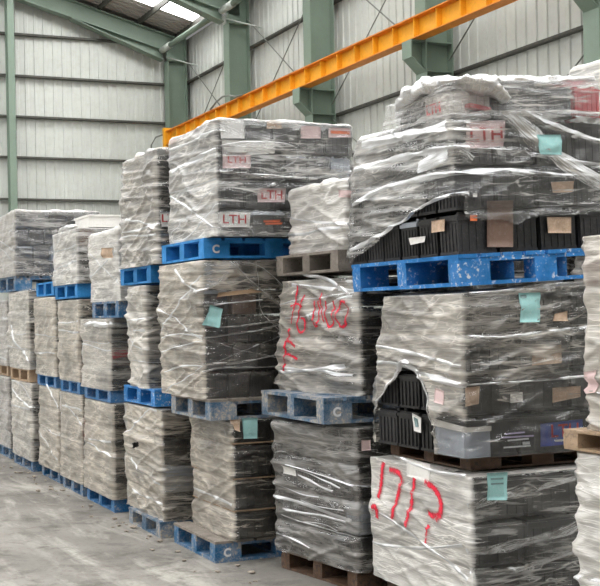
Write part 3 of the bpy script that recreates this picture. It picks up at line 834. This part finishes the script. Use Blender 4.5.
A2.patch('case_lip', 'a', [(431, 418), (464, 427), (464, 433), (431, 425)], 'whiteish', .010, True)
A2.patch('case_lip', 'e', [(464, 428), (492, 426), (492, 431), (464, 433)], 'whiteish', .010, True)
A2.patch('sticker', 'e', [(466, 388), (481, 386), (480, 404), (466, 407)], 'paper_tan', .004, True)
A2.patch('sticker', 'a', [(435, 388), (444, 391), (444, 405), (435, 402)], 'paper_pink', .003)
A2.patch('sticker', 'e', [(512, 393), (524, 392), (524, 402), (512, 403)], 'paper', .003, True)
A2.patch('sticker', 'e', [(554, 388), (582, 386), (582, 397), (554, 403)], 'paper_tan', .003, True)
lb = A2.patch('battery_label', 'e', [(542, 424), (584, 419), (584, 443), (542, 447)], 'label_blue', .004, True, label='dark blue battery label')
A2.text('LTH', 'e', 566, 431, 13, 'print', .009, True, .0, 1.15)
A2.patch('printed_line', 'e', [(556, 440), (578, 438), (578, 440), (556, 442)], 'print_white', .008, True, n=3)
for i, (x0, x1, yy, mt) in enumerate(((506, 526, 433.5, 'print_purple'), (503, 535, 437, 'print_purple'), (509, 530, 440, 'print_white'), (505, 532, 447, 'print_white'))):
    A2.patch('printed_line', 'e', [(x0, yy), (x1, yy-2), (x1, yy-.4), (x0, yy+1.6)], mt, .004, True, n=3)
A2.patch('printed_oval', 'e', [(524, 442), (531, 441.5), (531, 444.5), (524, 445)], 'print_white', .004, True, n=3)
A2.patch('white_sticker', 'a', [(411, 413), (420, 418), (420, 433), (413, 431)], 'paper', .006, True)
A2.patch('print_mark', 'a', [(413, 417), (417, 419), (418, 427), (415, 427)], 'print_dark', .009, True, n=3)
for pts, w in (([(368, 420), (378, 402), (390, 384), (400, 369), (407, 361)], .026), ([(407, 361), (416, 369), (425, 388), (431, 406), (433, 424)], .026), ([(372, 362), (400, 364), (430, 376), (464, 386)], .03),
               ([(362, 418), (368, 412), (374, 408)], .05), ([(376, 345), (410, 352), (462, 366)], .02)):
    A2.strand(pts, w, 'a', .014, op=.8)
A2.strand([(464, 385), (500, 383), (540, 380), (585, 376)], .012, 'e', .008, op=.5)
A2.strand([(466, 336), (500, 337), (550, 331), (588, 327)], .014, 'e', .008, op=.5)
A2.strand([(468, 294), (500, 291), (560, 284), (588, 281)], .02, 'e', .008, op=.5)

TL = D(2.6)
pallet('bright scuffed blue pallet carrying the largest load at the upper right', 3.83, 5.53, 1.25, 1.24, 2.035, .185, 'blue', tilt=TL, boards=8)
def a3min(u):
    return np.interp(u, [0, .05, .45, .75, 1.0, 1.29, 1.31, 1.6, 2.0, 2.44, 2.46, 9], [0.0, 0.02, .16, .28, .33, .36, .22, .18, .2, .2, 0, 0])
A3 = Load('largest top-tier load of black batteries under bunched clear film at upper right', 3.84, 5.56, 1.18, 1.26, 2.222, .80, [1, 1, 1.1], tint='white', op=(.24, .06), pull=.14, seed=23, near=True, group=G3,
          zmin=a3min, tilt=TL, colors=[('black', 8), ('charcoal', 4)], strands=0, jit=.006, nxy=(4, 6), wr=1.1,
          windows=[('a', 372, 150, .22, .6), ('e', 545, 190, .3, -.1)])
# half-height upper course standing back from the edge
for i, (xx, ww, col) in enumerate(((-.40, .30, 'whiteish'), (-.08, .32, 'charcoal'), (.22, .26, 'black'), (.47, .2, 'red'))):
    for j in range(2):
        b = link('battery', battery_mesh('body', col if j == 0 else 'charcoal'), A3.o); b.location = (xx, -.44+.29*j, .802); b.scale = (ww, .27, .2)
        link('lid', battery_mesh('lid', 'charcoal' if col != 'red' else 'red'), b)
b = link('red_tray', cube_mesh('red'), A3.o); b.location = (-.36, -.59, .86); b.scale = (.16, .05, .025); b.rotation_euler = (0, .15, .1)
def bunch(parent, name, pts, rad, seed, mat='loose', op=.8, ny=18, nx=60, flat=.6):
    """crumpled roll of loose film along a path of local points"""
    q = [Vector(p) for p in pts]; v, f = [], []
    for i in range(nx):
        t = i/(nx-1)*(len(q)-1); k = min(int(t), len(q)-2); p = q[k].lerp(q[k+1], t-k); d = (q[k+1]-q[k]).normalized()
        sd = d.cross(Vector((0, 0, 1))).normalized(); uz = sd.cross(d)
        r_ = rad*(1 if isinstance(rad, (int, float)) else 1)*(.35+.65*min(1, 4*min(i, nx-1-i)/(nx-1)+.15))
        for j in range(ny):
            a = 2*math.pi*j/ny
            n_ = 1+.55*(float(ridge(np.float64(i*.16+a*.6), np.float64(a*2.2+i*.05), seed))**2-.4)+.3*(float(vnoise(np.float64(i*.5), np.float64(j*1.1), seed+1))-.5)+.35*(float(vnoise(np.float64(i*.09), np.float64(0), seed+2))-.5)
            v.append(tuple(p+sd*(math.cos(a)*r_*n_)+uz*(math.sin(a)*r_*n_*flat*.85)))
    for i in range(nx-1):
        for j in range(ny): f.append((i*ny+j, i*ny+(j+1) % ny, (i+1)*ny+(j+1) % ny, (i+1)*ny+j))
    f.append(tuple(range(ny-1, -1, -1))); f.append(tuple((nx-1)*ny+j for j in range(ny)))
    o = pyd(name, v, f, mat, parent, True)
    at = o.data.attributes.new('op', 'FLOAT', 'POINT'); at.data.foreach_set('value', [op]*len(v))
    uvl = o.data.uv_layers.new(name='UVMap')
    for lp in o.data.loops:
        i, j = divmod(lp.vertex_index, ny); uvl.data[lp.index].uv = (j*.05, i*.02)
    return o
def film_sheet(parent, rows, op, seed=0, nseg=10):
    """loose sheet of film through rows of local points (each row the same length)"""
    R_ = [[Vector(p) for p in r] for r in rows]; v, uvs, f = [], [], []
    m = (len(R_[0])-1)*nseg+1; k_ = (len(R_)-1)*nseg+1
    for i in range(k_):
        a, ta = divmod(i, nseg); a2 = min(a+1, len(R_)-1); ta /= nseg
        for j in range(m):
            b, tb = divmod(j, nseg); b2 = min(b+1, len(R_[0])-1); tb /= nseg
            p = (R_[a][b].lerp(R_[a][b2], tb)).lerp(R_[a2][b].lerp(R_[a2][b2], tb), ta)
            w = float(vnoise(np.float64(i*.45+j*.12), np.float64(j*.3), seed))-.5; w2 = float(ridge(np.float64(i*.3+j*.2), np.float64(j*.15), seed+3))**3-.3
            v.append(tuple(p+Vector((-.012*w, -.018*w-.012*w2, .012*w2)))); uvs.append((j*.09, i*.03))
    for i in range(k_-1):
        for j in range(m-1): f.append((i*m+j, i*m+j+1, (i+1)*m+j+1, (i+1)*m+j))
    o = pyd('stretch_film', v, f, 'loose', parent, True)
    o.data.attributes.new('op', 'FLOAT', 'POINT').data.foreach_set('value', [op+.3*(float(vnoise(np.float64(p[0]*6), np.float64(p[2]*9), seed+9))-.5) for p in v])
    uvl = o.data.uv_layers.new(name='UVMap')
    for lp in o.data.loops: uvl.data[lp.index].uv = uvs[lp.vertex_index]
    return o
film_sheet(A3.o, [[(-.60, .12, .80), (-.61, -.64, .80), (0, -.66, .79), (.60, -.65, .80)], [(-.585, .10, .9), (-.59, -.61, .91), (0, -.625, .92), (.60, -.62, .93)],
                  [(-.57, .08, .99), (-.575, -.585, 1.0), (0, -.59, 1.02), (.60, -.59, 1.02)], [(-.3, .06, 1.02), (-.3, -.3, 1.04), (0, -.3, 1.04), (.58, -.3, 1.05)]], .12, 4)
bunch(A3.o, 'bunched_film', [(-.50, .02, .86), (-.52, -.12, .98), (-.52, -.30, 1.03), (-.46, -.50, 1.02), (-.30, -.60, .99), (-.18, -.63, .90)], .10, 5)
bunch(A3.o, 'bunched_film', [(-.30, -.50, 1.03), (-.1, -.46, 1.05), (.2, -.46, 1.04), (.62, -.46, 1.07)], .055, 15)
A3.strand([(486, 96), (500, 108), (520, 126), (545, 148), (572, 168), (600, 184)], .10, 'e', .016, op=1.1)
A3.strand([(500, 100), (525, 116), (560, 130), (600, 142)], .05, 'e', .012, op=.7)
A3.strand([(462, 118), (500, 113), (545, 117), (600, 122)], .03, 'e', .01, op=.45)
A3.strand([(462, 150), (500, 152), (540, 156), (600, 166)], .03, 'e', .01, op=.4)
A3.strand([(462, 172), (500, 171), (550, 175), (600, 178)], .035, 'e', .008, op=.45)
A3.strand([(362, 145), (395, 138), (430, 130), (460, 122)], .05, 'a', .010, op=.5)
A3.strand([(356, 170), (390, 160), (430, 152), (460, 146)], .035, 'a', .008, op=.45)
A3.strand([(420, 168), (440, 158), (455, 152), (463, 158)], .06, 'a', .012, op=.6)
A3.strand([(352, 250), (380, 236), (410, 216), (432, 202), (460, 193)], .025, 'a', .012, op=.6)
A3.strand([(354, 205), (385, 188), (425, 178), (460, 172)], .03, 'a', .012, op=.5)
A3.patch('round_sticker', 'e', [(467, 121), (506, 120), (504, 146), (466, 149)], 'paper_pink', .004, True)
A3.text('LTH', 'e', 487, 135, 15, 'print', .008, True, 0, 1.1)
A3.patch('paper_label', 'e', [(535, 135), (559, 135), (560, 155), (537, 155)], 'teal_paper', .010, label='pale teal paper label')
A3.patch('sticker', 'e', [(551, 182), (574, 181), (573, 192), (553, 193)], 'paper_tan', .003, True)
A3.patch('sticker', 'e', [(547, 217), (571, 217), (571, 233), (548, 233)], 'paper_tan', .003, True)
A3.patch('sticker', 'e', [(470, 215), (477, 215), (477, 221), (470, 221)], 'print_orange', .004, True, n=3)
A3.patch('sticker', 'e', [(473, 193), (477, 193), (477, 197), (473, 197)], 'paper', .004, True, n=3)
A3.patch('sticker', 'e', [(487, 201), (513, 200), (513, 247), (487, 247)], 'brown', .003, True)
A3.patch('sticker', 'a', [(431, 221), (444, 219), (444, 231), (431, 233)], 'paper_tan', .004, True)
A3.patch('sticker', 'a', [(408, 238), (425, 236), (424, 242), (410, 245)], 'paper', .004, True)
o = link('printed_lettering', text_mesh('LTH', .085, 'print'), A3.o); o.location = (-.556, -.42, .88); o.rotation_euler = (math.pi/2, 0, -math.pi/2)
# ---------------------------------------------------------------- stack behind A
pallet('dark wooden pallet on the floor of the stack behind the torn load', 5.85, 5.85, 1.0, .95, 0, .15, 'wood_dark')
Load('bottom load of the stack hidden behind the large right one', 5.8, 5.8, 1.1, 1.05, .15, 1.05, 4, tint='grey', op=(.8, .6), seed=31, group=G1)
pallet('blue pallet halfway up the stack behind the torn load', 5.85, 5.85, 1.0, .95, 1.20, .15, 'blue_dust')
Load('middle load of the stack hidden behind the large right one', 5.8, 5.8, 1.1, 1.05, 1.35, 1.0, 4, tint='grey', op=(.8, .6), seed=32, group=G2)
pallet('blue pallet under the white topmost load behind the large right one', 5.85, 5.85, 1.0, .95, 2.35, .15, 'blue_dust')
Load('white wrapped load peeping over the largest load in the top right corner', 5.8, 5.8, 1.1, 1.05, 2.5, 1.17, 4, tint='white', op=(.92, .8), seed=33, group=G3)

pallet('dark wooden floor pallet of the added unseen rear stack between the sprayed loads', 5.27, 7.0, 1.0, .95, 0, .15, 'wood_dark')  # rear stack added out of view so the pallet openings look dark
Load('bottom load of the added unseen rear stack behind the load sprayed 16400', 5.25, 6.98, 1.05, 1.0, .15, 1.0, 4, tint='grey', op=(.8, .6), seed=34, group=G1)
pallet('blue pallet halfway up the added unseen rear stack behind the load sprayed 16400', 5.27, 7.0, 1.0, .95, 1.15, .15, 'blue_dust')
Load('second load of the added rear stack that darkens openings of the bright scuffed pallet', 5.25, 6.98, 1.05, 1.0, 1.30, 1.15, 4, tint='grey', op=(.4, .1), seed=35, group=G2)

# ---------------------------------------------------------------- stack B
pallet('dark brown pallet on the floor under the dark banded load', 3.80, 6.74, 1.1, .90, 0, .14, 'wood_dark', yaw=D(9))
B1 = Load('dark bottom load under tight shiny film beside the sprayed 1717 load', 3.79, 6.70, 1.12, .95, .14, .98, [1, 1, 1, 1], yaw=D(9), tint='dark', op=(.42, .2), seed=41, near=True, group=G1,
          strands=3, jit=.006, wr=.9)
for k, (a_, b_, c_) in enumerate(((452, 0, .2), (466, .1, .9), (471, .3, .8), (483, 0, .6), (490, .35, 1), (503, .1, 1), (512, .4, .9), (535, 0, .5))):
    B1.strand([(278+70*(b_+(c_-b_)*q), a_+22*(b_+(c_-b_)*q)-3*math.sin(3*q+k)) for q in (0, .33, .66, 1)], .006+.004*(k % 3), 'a', .006, op=.38)
B1.patch('sticker', 'a', [(285, 465), (297, 468), (297, 476), (285, 473)], 'paper', .003)
B1.patch('sticker', 'e', [(361, 440), (370, 440), (370, 450), (361, 451)], 'paper_pink', .003)
pallet('faded blue pallet under the load sprayed 16400 and F', 3.6, 6.80, 1.2, 1.0, 1.14, .18, 'blue_grey', mark=True)
B2 = Load('grey load with red sprayed 16400 and F on its film', 3.91, 6.83, 1.06, 1.0, 1.32, .83, [1, 1, 1, 1], yaw=D(8), colors=[('black', 7), ('charcoal', 3)], tint='pale', op=(.52, .12), pull=.1, seed=42, near=True, group=G2,
          strands=4, jit=.012, wr=1.2)
S = lambda pts: [(270+a/4.883, 270+b/4.883) for a, b in pts]
for st, w in ((S([(155, 75), (148, 130), (130, 220), (122, 262)]), 3.5), (S([(125, 178), (150, 165), (178, 178)]), 3), (S([(182, 120), (160, 210), (150, 270), (165, 305), (184, 280), (182, 240), (165, 235)]), 4),
              (S([(232, 150), (224, 225), (230, 272), (246, 258), (250, 150)]), 3.5), (S([(265, 110), (262, 190), (268, 255)]), 3), (S([(290, 150), (280, 225), (292, 275), (318, 262), (326, 200), (322, 150)]), 4.5),
              (S([(372, 152), (348, 185), (344, 240), (362, 276), (388, 262), (399, 205), (390, 160), (372, 152)]), 5),
              (S([(112, 285), (98, 350), (90, 420), (80, 492)]), 5), (S([(98, 345), (120, 350), (140, 375)]), 5), (S([(90, 408), (115, 415), (142, 436)]), 4.5)):
    B2.stroke('a', st, w*1.12, out=.008)
B2.strand([(282, 268), (300, 272), (330, 280), (352, 295)], .03, 'a', .012, op=.7)
B2.strand([(355, 296), (345, 298), (330, 306), (310, 318)], .03, 'a', .012, op=.6)
B2.strand([(280, 372), (310, 370), (345, 366)], .03, 'a', .012, op=.8)
bunch(B2.o, 'loose_film', [(-.52, -.30, .80), (-.53, -.44, .79), (-.46, -.49, .74), (-.34, -.49, .74)], .03, 25, op=.9, nx=30)
pallet('grey weathered pallet under the small white load in the top tier', 3.80, 6.92, 1.1, .92, 2.185, .15, 'wood_grey', yaw=D(2), boards=6)
B3 = Load('small low white load in the top tier beside the largest one', 3.88, 6.93, 1.0, .80, 2.335, .47, [1, 1], yaw=D(2), tint='white', op=(.85, .6), seed=43, near=True, group=G3, strands=2, jit=.006)
B3.patch('sticker', 'a', [(340, 190), (351, 191), (351, 198), (340, 197)], 'paper_pink', .004)

# ---------------------------------------------------------------- stack C
pallet('blue pallet on the floor with a white C mark on its corner block', 3.27, 7.98, 1.2, .90, 0, .165, 'blue_dust', mark=True, deckmat='wood_grey')
C1 = Load('bottom load of loosely wrapped dark boxes on the floor pallet marked C', 3.43, 7.96, 1.05, .86, .165, .925, [.9, 1, 1.1, .75], tint='beige', op=(.66, -.05), seed=51, near=True, group=G1, wr=.6,
          strands=1, jit=.02, nxy=(3, 3), sheets=(1, 2, 3))
C1.patch('paper_label', 'e', [(242, 418), (256.5, 417.5), (257.5, 438.5), (243.5, 439)], 'teal_paper', .006, label='teal paper label')
C1.patch('sticker', 'e', [(232, 420), (240, 419.5), (240, 432), (235, 430)], 'paper_tan', .004)
pallet('faded blue grey pallet under the load with strands of film and a teal tag', 3.25, 7.97, 1.2, .86, 1.09, .16, 'blue_grey', mark=False, deckmat='wood_grey')
C2 = Load('middle load bound with twisted film strands and a tilted teal tag', 3.25, 8.06, 1.16, .95, 1.25, 1.08, [1, 1, 1, 1, 1], tint='beige', op=(.66, .04), seed=52, near=True, group=G2, strands=3, jit=.012, windows=[('e', 225, 275, .14, .5), ('e', 262, 272, .14, .42)])
C2.patch('paper_label', 'e', [(208.5, 305), (222, 309), (218, 328), (204.5, 325)], 'teal_paper', .012, label='tilted teal paper label')
C2.patch('layer_board', 'e', [(217, 293), (250, 289), (262, 292), (216, 297)], 'cardboard', .012)
for pts, w in (([(176, 270), (190, 285), (200, 292), (212, 286), (226, 272)], .02),): C2.strand(pts[:3], w, 'a', .012, op=.85); C2.strand(pts[2:], w, 'e', .012, op=.85)
for pts, w in (([(205, 338), (230, 334), (260, 330), (284, 322)], .014), ([(204, 364), (240, 362), (284, 353)], .014), ([(204, 372), (220, 368), (260, 367), (284, 366)], .011), ([(205, 327), (240, 326), (284, 319)], .010),
               ([(254, 262), (257, 285), (262, 312), (284, 335)], .012), ([(228, 262), (245, 278), (262, 292), (284, 308)], .03), ([(205, 306), (230, 303), (262, 300)], .012), ([(240, 262), (260, 268), (284, 288)], .02)):
    C2.strand(pts, w, 'e', .01, op=.8)
for pts, w in (([(163, 338), (180, 334), (203, 336)], .014), ([(165, 352), (185, 345), (203, 341)], .01), ([(166, 372), (185, 366), (203, 366)], .012)): C2.strand(pts, w, 'a', .01, op=.7)
pallet('bright blue pallet with a white C mark under the white topped tall load', 3.25, 8.04, 1.2, .95, 2.335, .155, 'blue_plain', mark=True)
C3 = Load('top load of grey batteries with red and white stickers on the C marked pallet', 3.30, 7.88, 1.16, 1.0, 2.49, .87, [1, 1, 1, 1], tint='white', op=(.58, .14), seed=53, near=True, group=G3, strands=4, jit=.012, lean=(.02, .02),
          colors=[('charcoal', 6), ('black', 5), ('greycase', 1)], windows=[('e', 234, 218, .10, -.1), ('e', 271, 196, .09, -.1), ('e', 340, 132, .1, -.1), ('e', 240, 135, .12, 0), ('e', 310, 131, .08, -.1)])
for q, m_ in (([(219, 119), (243, 118), (244, 138), (220, 138)], 'paper'), ([(221, 139), (274, 140), (274, 153), (222, 156)], 'paper'), ([(266, 120), (281, 120), (281, 128), (266, 128)], 'paper_tan'),
              ([(300, 125), (320, 126), (320, 138), (300, 138)], 'paper_pink'), ([(328, 127), (351, 128), (351, 137), (328, 137)], 'paper_pink'),
              ([(218, 212), (251, 212), (250, 227), (218, 227)], 'paper'), ([(257, 188), (286, 188), (285, 202), (258, 202)], 'paper_pink'), ([(222, 152), (250, 152), (250, 168), (222, 168)], 'paper_pink')):
    C3.patch('sticker', 'e', q, m_, .003, True)
C3.text('LTH', 'e', 235, 219.5, 9, 'print', .008, True, 0, 1.2)
C3.text('LTH', 'e', 272, 195, 9, 'print', .008, True, 0, 1.1)
C3.text('LTH', 'e', 236, 160, 7, 'print', .008, True, 0, 1.2)
for k, (x0, yy) in enumerate(((264, 220), (266, 222.5))):
    C3.patch('printed_line', 'e', [(x0, yy), (x0+17, yy-.5), (x0+16, yy+1.8), (x0, yy+2.2)], 'print_orange', .005, True, n=3)
C3.patch('printed_line', 'e', [(330, 130), (349, 131), (349, 134), (330, 133)], 'print_orange', .007, True, n=3)
for pts, w in (([(167, 195), (185, 205), (203, 218), (217, 228)], .016), ([(172, 172), (190, 160), (217, 148)], .03), ([(168, 150), (190, 142), (217, 130)], .02)): C3.strand(pts, w, 'a', .012, op=.75)
for pts, w in (([(219, 146), (245, 142), (285, 144), (296, 152), (292, 162), (280, 168)], .012), ([(219, 172), (260, 175), (310, 178), (350, 172)], .02)): C3.strand(pts, w, 'e', .01, op=.7)

# ---------------------------------------------------------------- stack D
pallet('dusty grey blue pallet on the floor next to the pallet marked C', 3.22, 9.08, 1.2, .86, 0, .14, 'blue_grey')
D1 = Load('bottom load in torn baggy beige film beside the pallet marked C', 3.26, 9.10, 1.12, .98, .14, .96, [1, 1, 1, 1], tint='beige', op=(.75, .3), seed=61, near=True, group=G1, strands=3, jit=.028, wr=1.2,
          holes=[('a', [(133, 443), (141, 441), (140, 446), (134, 448)])])
pallet('blue pallet in the second tier one stack left of the pallet marked C', 3.25, 9.24, 1.2, .87, 1.11, .15, 'blue')
Load('narrow load in the middle tier behind the load with the teal tag', 3.25, 9.42, 1.0, .54, 1.26, .92, 4, yaw=D(-3), tint='pale', op=(.8, .42), seed=62, near=True, group=G2, strands=4, jit=.012, wr=1.2)
pallet('bright blue pallet in the top tier left of the C marked one', 3.25, 9.28, 1.2, .86, 2.19, .15, 'blue_plain')
D3 = Load('tall top load with part of a red lettered sticker beside the C marked pallet', 3.25, 9.06, 1.14, .98, 2.34, .96, [1, 1, 1, 1], tint='pale', op=(.5, .12), pull=.08, seed=63, near=True, group=G3, strands=3, jit=.014)
D3.patch('sticker', 'e', [(160, 213), (176, 212), (176, 226), (161, 227)], 'paper', .004)
D3.text('LTH', 'e', 171, 219, 8, 'print', .008, False, 0, 1.1)

# ---------------------------------------------------------------- far stacks E F G H I
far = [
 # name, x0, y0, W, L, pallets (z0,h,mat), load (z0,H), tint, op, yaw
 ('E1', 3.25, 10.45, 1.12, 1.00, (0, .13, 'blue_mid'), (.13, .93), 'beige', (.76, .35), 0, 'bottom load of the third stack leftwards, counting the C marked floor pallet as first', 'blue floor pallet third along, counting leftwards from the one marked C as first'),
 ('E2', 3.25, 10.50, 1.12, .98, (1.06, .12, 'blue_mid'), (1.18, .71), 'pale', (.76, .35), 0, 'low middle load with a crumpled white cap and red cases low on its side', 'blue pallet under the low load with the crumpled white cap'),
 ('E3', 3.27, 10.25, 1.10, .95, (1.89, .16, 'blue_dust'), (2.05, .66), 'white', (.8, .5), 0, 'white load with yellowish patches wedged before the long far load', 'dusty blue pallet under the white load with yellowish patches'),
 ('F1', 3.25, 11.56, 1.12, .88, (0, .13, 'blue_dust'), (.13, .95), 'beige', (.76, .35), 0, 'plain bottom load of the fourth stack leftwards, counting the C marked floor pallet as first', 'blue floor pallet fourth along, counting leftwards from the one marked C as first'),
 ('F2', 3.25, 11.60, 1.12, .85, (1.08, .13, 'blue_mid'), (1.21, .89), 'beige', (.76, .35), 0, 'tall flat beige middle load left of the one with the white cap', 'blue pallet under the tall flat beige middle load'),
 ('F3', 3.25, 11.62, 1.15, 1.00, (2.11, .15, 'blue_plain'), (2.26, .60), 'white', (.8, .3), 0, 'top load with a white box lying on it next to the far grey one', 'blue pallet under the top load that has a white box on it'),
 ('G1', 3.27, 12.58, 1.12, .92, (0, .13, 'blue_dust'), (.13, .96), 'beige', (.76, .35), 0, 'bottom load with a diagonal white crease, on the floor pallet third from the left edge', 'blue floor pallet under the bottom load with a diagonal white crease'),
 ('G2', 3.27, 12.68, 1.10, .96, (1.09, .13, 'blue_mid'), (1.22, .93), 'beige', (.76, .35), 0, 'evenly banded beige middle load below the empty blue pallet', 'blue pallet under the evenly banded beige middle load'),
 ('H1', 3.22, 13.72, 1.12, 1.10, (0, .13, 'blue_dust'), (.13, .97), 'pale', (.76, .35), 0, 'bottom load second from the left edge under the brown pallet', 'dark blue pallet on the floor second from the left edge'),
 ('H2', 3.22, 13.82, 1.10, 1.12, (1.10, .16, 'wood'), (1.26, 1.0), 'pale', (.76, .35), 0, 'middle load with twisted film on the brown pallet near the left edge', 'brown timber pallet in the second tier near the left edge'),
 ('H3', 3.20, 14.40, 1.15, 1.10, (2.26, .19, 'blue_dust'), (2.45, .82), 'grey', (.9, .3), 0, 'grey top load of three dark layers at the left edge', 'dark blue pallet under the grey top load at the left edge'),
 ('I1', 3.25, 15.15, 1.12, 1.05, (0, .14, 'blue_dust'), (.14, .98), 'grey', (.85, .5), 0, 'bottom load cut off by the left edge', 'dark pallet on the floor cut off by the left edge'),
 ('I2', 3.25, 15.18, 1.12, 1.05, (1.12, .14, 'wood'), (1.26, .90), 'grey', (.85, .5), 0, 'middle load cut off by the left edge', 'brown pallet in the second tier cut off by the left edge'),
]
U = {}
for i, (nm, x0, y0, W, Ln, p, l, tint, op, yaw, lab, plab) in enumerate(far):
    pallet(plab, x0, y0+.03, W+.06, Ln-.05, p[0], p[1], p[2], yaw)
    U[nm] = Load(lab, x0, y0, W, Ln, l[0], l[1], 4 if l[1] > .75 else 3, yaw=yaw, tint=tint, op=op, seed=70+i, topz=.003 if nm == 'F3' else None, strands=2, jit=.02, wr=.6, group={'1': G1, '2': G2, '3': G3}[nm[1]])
pallet('empty blue pallet lying on the evenly banded middle load', 3.25, 12.66, 1.15, .85, 2.16, .16, 'blue_plain')
U['G1'].strand([(47, 384), (55, 400), (64, 420), (70, 432)], .03, 'a', .015, op=.7)
U['H1'].strand([(12, 388), (20, 398), (34, 410)], .03, 'a', .02, op=.9)
U['H2'].strand([(12, 325), (16, 340), (24, 352), (30, 365)], .04, 'a', .02, op=.7)
U['E2'].patch('red_case_face', 'e', [(108, 352), (129, 349), (129, 356), (108, 360)], 'red', .004, True)
U['E3'].patch('yellow_patch', 'a', [(103, 248), (115, 248), (113, 258), (104, 258)], 'paper_tan', .003)
bunch(U['E2'].o, 'crumpled_film', [(-.56, .4, .64), (-.57, 0, .65), (-.56, -.46, .64), (-.2, -.5, .63)], .055, 35, op=.8, nx=40)
b = thing('flat_carton', 'flat white carton lying on the far top load', 'carton', (3.85, 11.95, 2.865))
box('body', 'paper', (0, 0, .06), (.9, .55, .12), b); box('lid', 'paper', (0, 0, .125), (.93, .58, .02), b)
bunch(U['F3'].o, 'crumpled_film', [(-.52, .4, .62), (-.52, 0, .63), (-.54, -.35, .62)], .05, 45, op=.8, nx=40)

# ---------------------------------------------------------------- debris on the floor
def rock(seed, size):
    r = random.Random(seed); bm = bmesh.new(); bmesh.ops.create_icosphere(bm, subdivisions=1, radius=1)
    for v in bm.verts: v.co = Vector((v.co.x*r.uniform(.6, 1.2), v.co.y*r.uniform(.6, 1.2), v.co.z*r.uniform(.35, .7)))*size
    mz = min(v.co.z for v in bm.verts)
    for v in bm.verts: v.co.z -= mz
    me = bpy.data.meshes.new('rubble'); bm.to_mesh(me); bm.free(); me.materials.append(M['rubble']); return me
rocks = [rock(i, 1) for i in range(5)]
rr = random.Random(99)
for i in range(60):
    y = 7.2+rr.random()**1.3*8.5; x = 3.2-abs(rr.gauss(0, .13)) - .02
    if y < 7.9: x += .25
    o = link('rubble_bit', rocks[i % 5]); sz = rr.uniform(.008, .036); o.location = (x, y, 0); o.scale = (sz*rr.uniform(.8, 1.6), sz*rr.uniform(.8, 1.6), sz*.8)
    o.rotation_euler = (0, 0, rr.uniform(0, 6))
    tag(o, 'small crumbled bit of rubble on the floor along the pallets', 'rubble', 'rubble along the row of pallets')
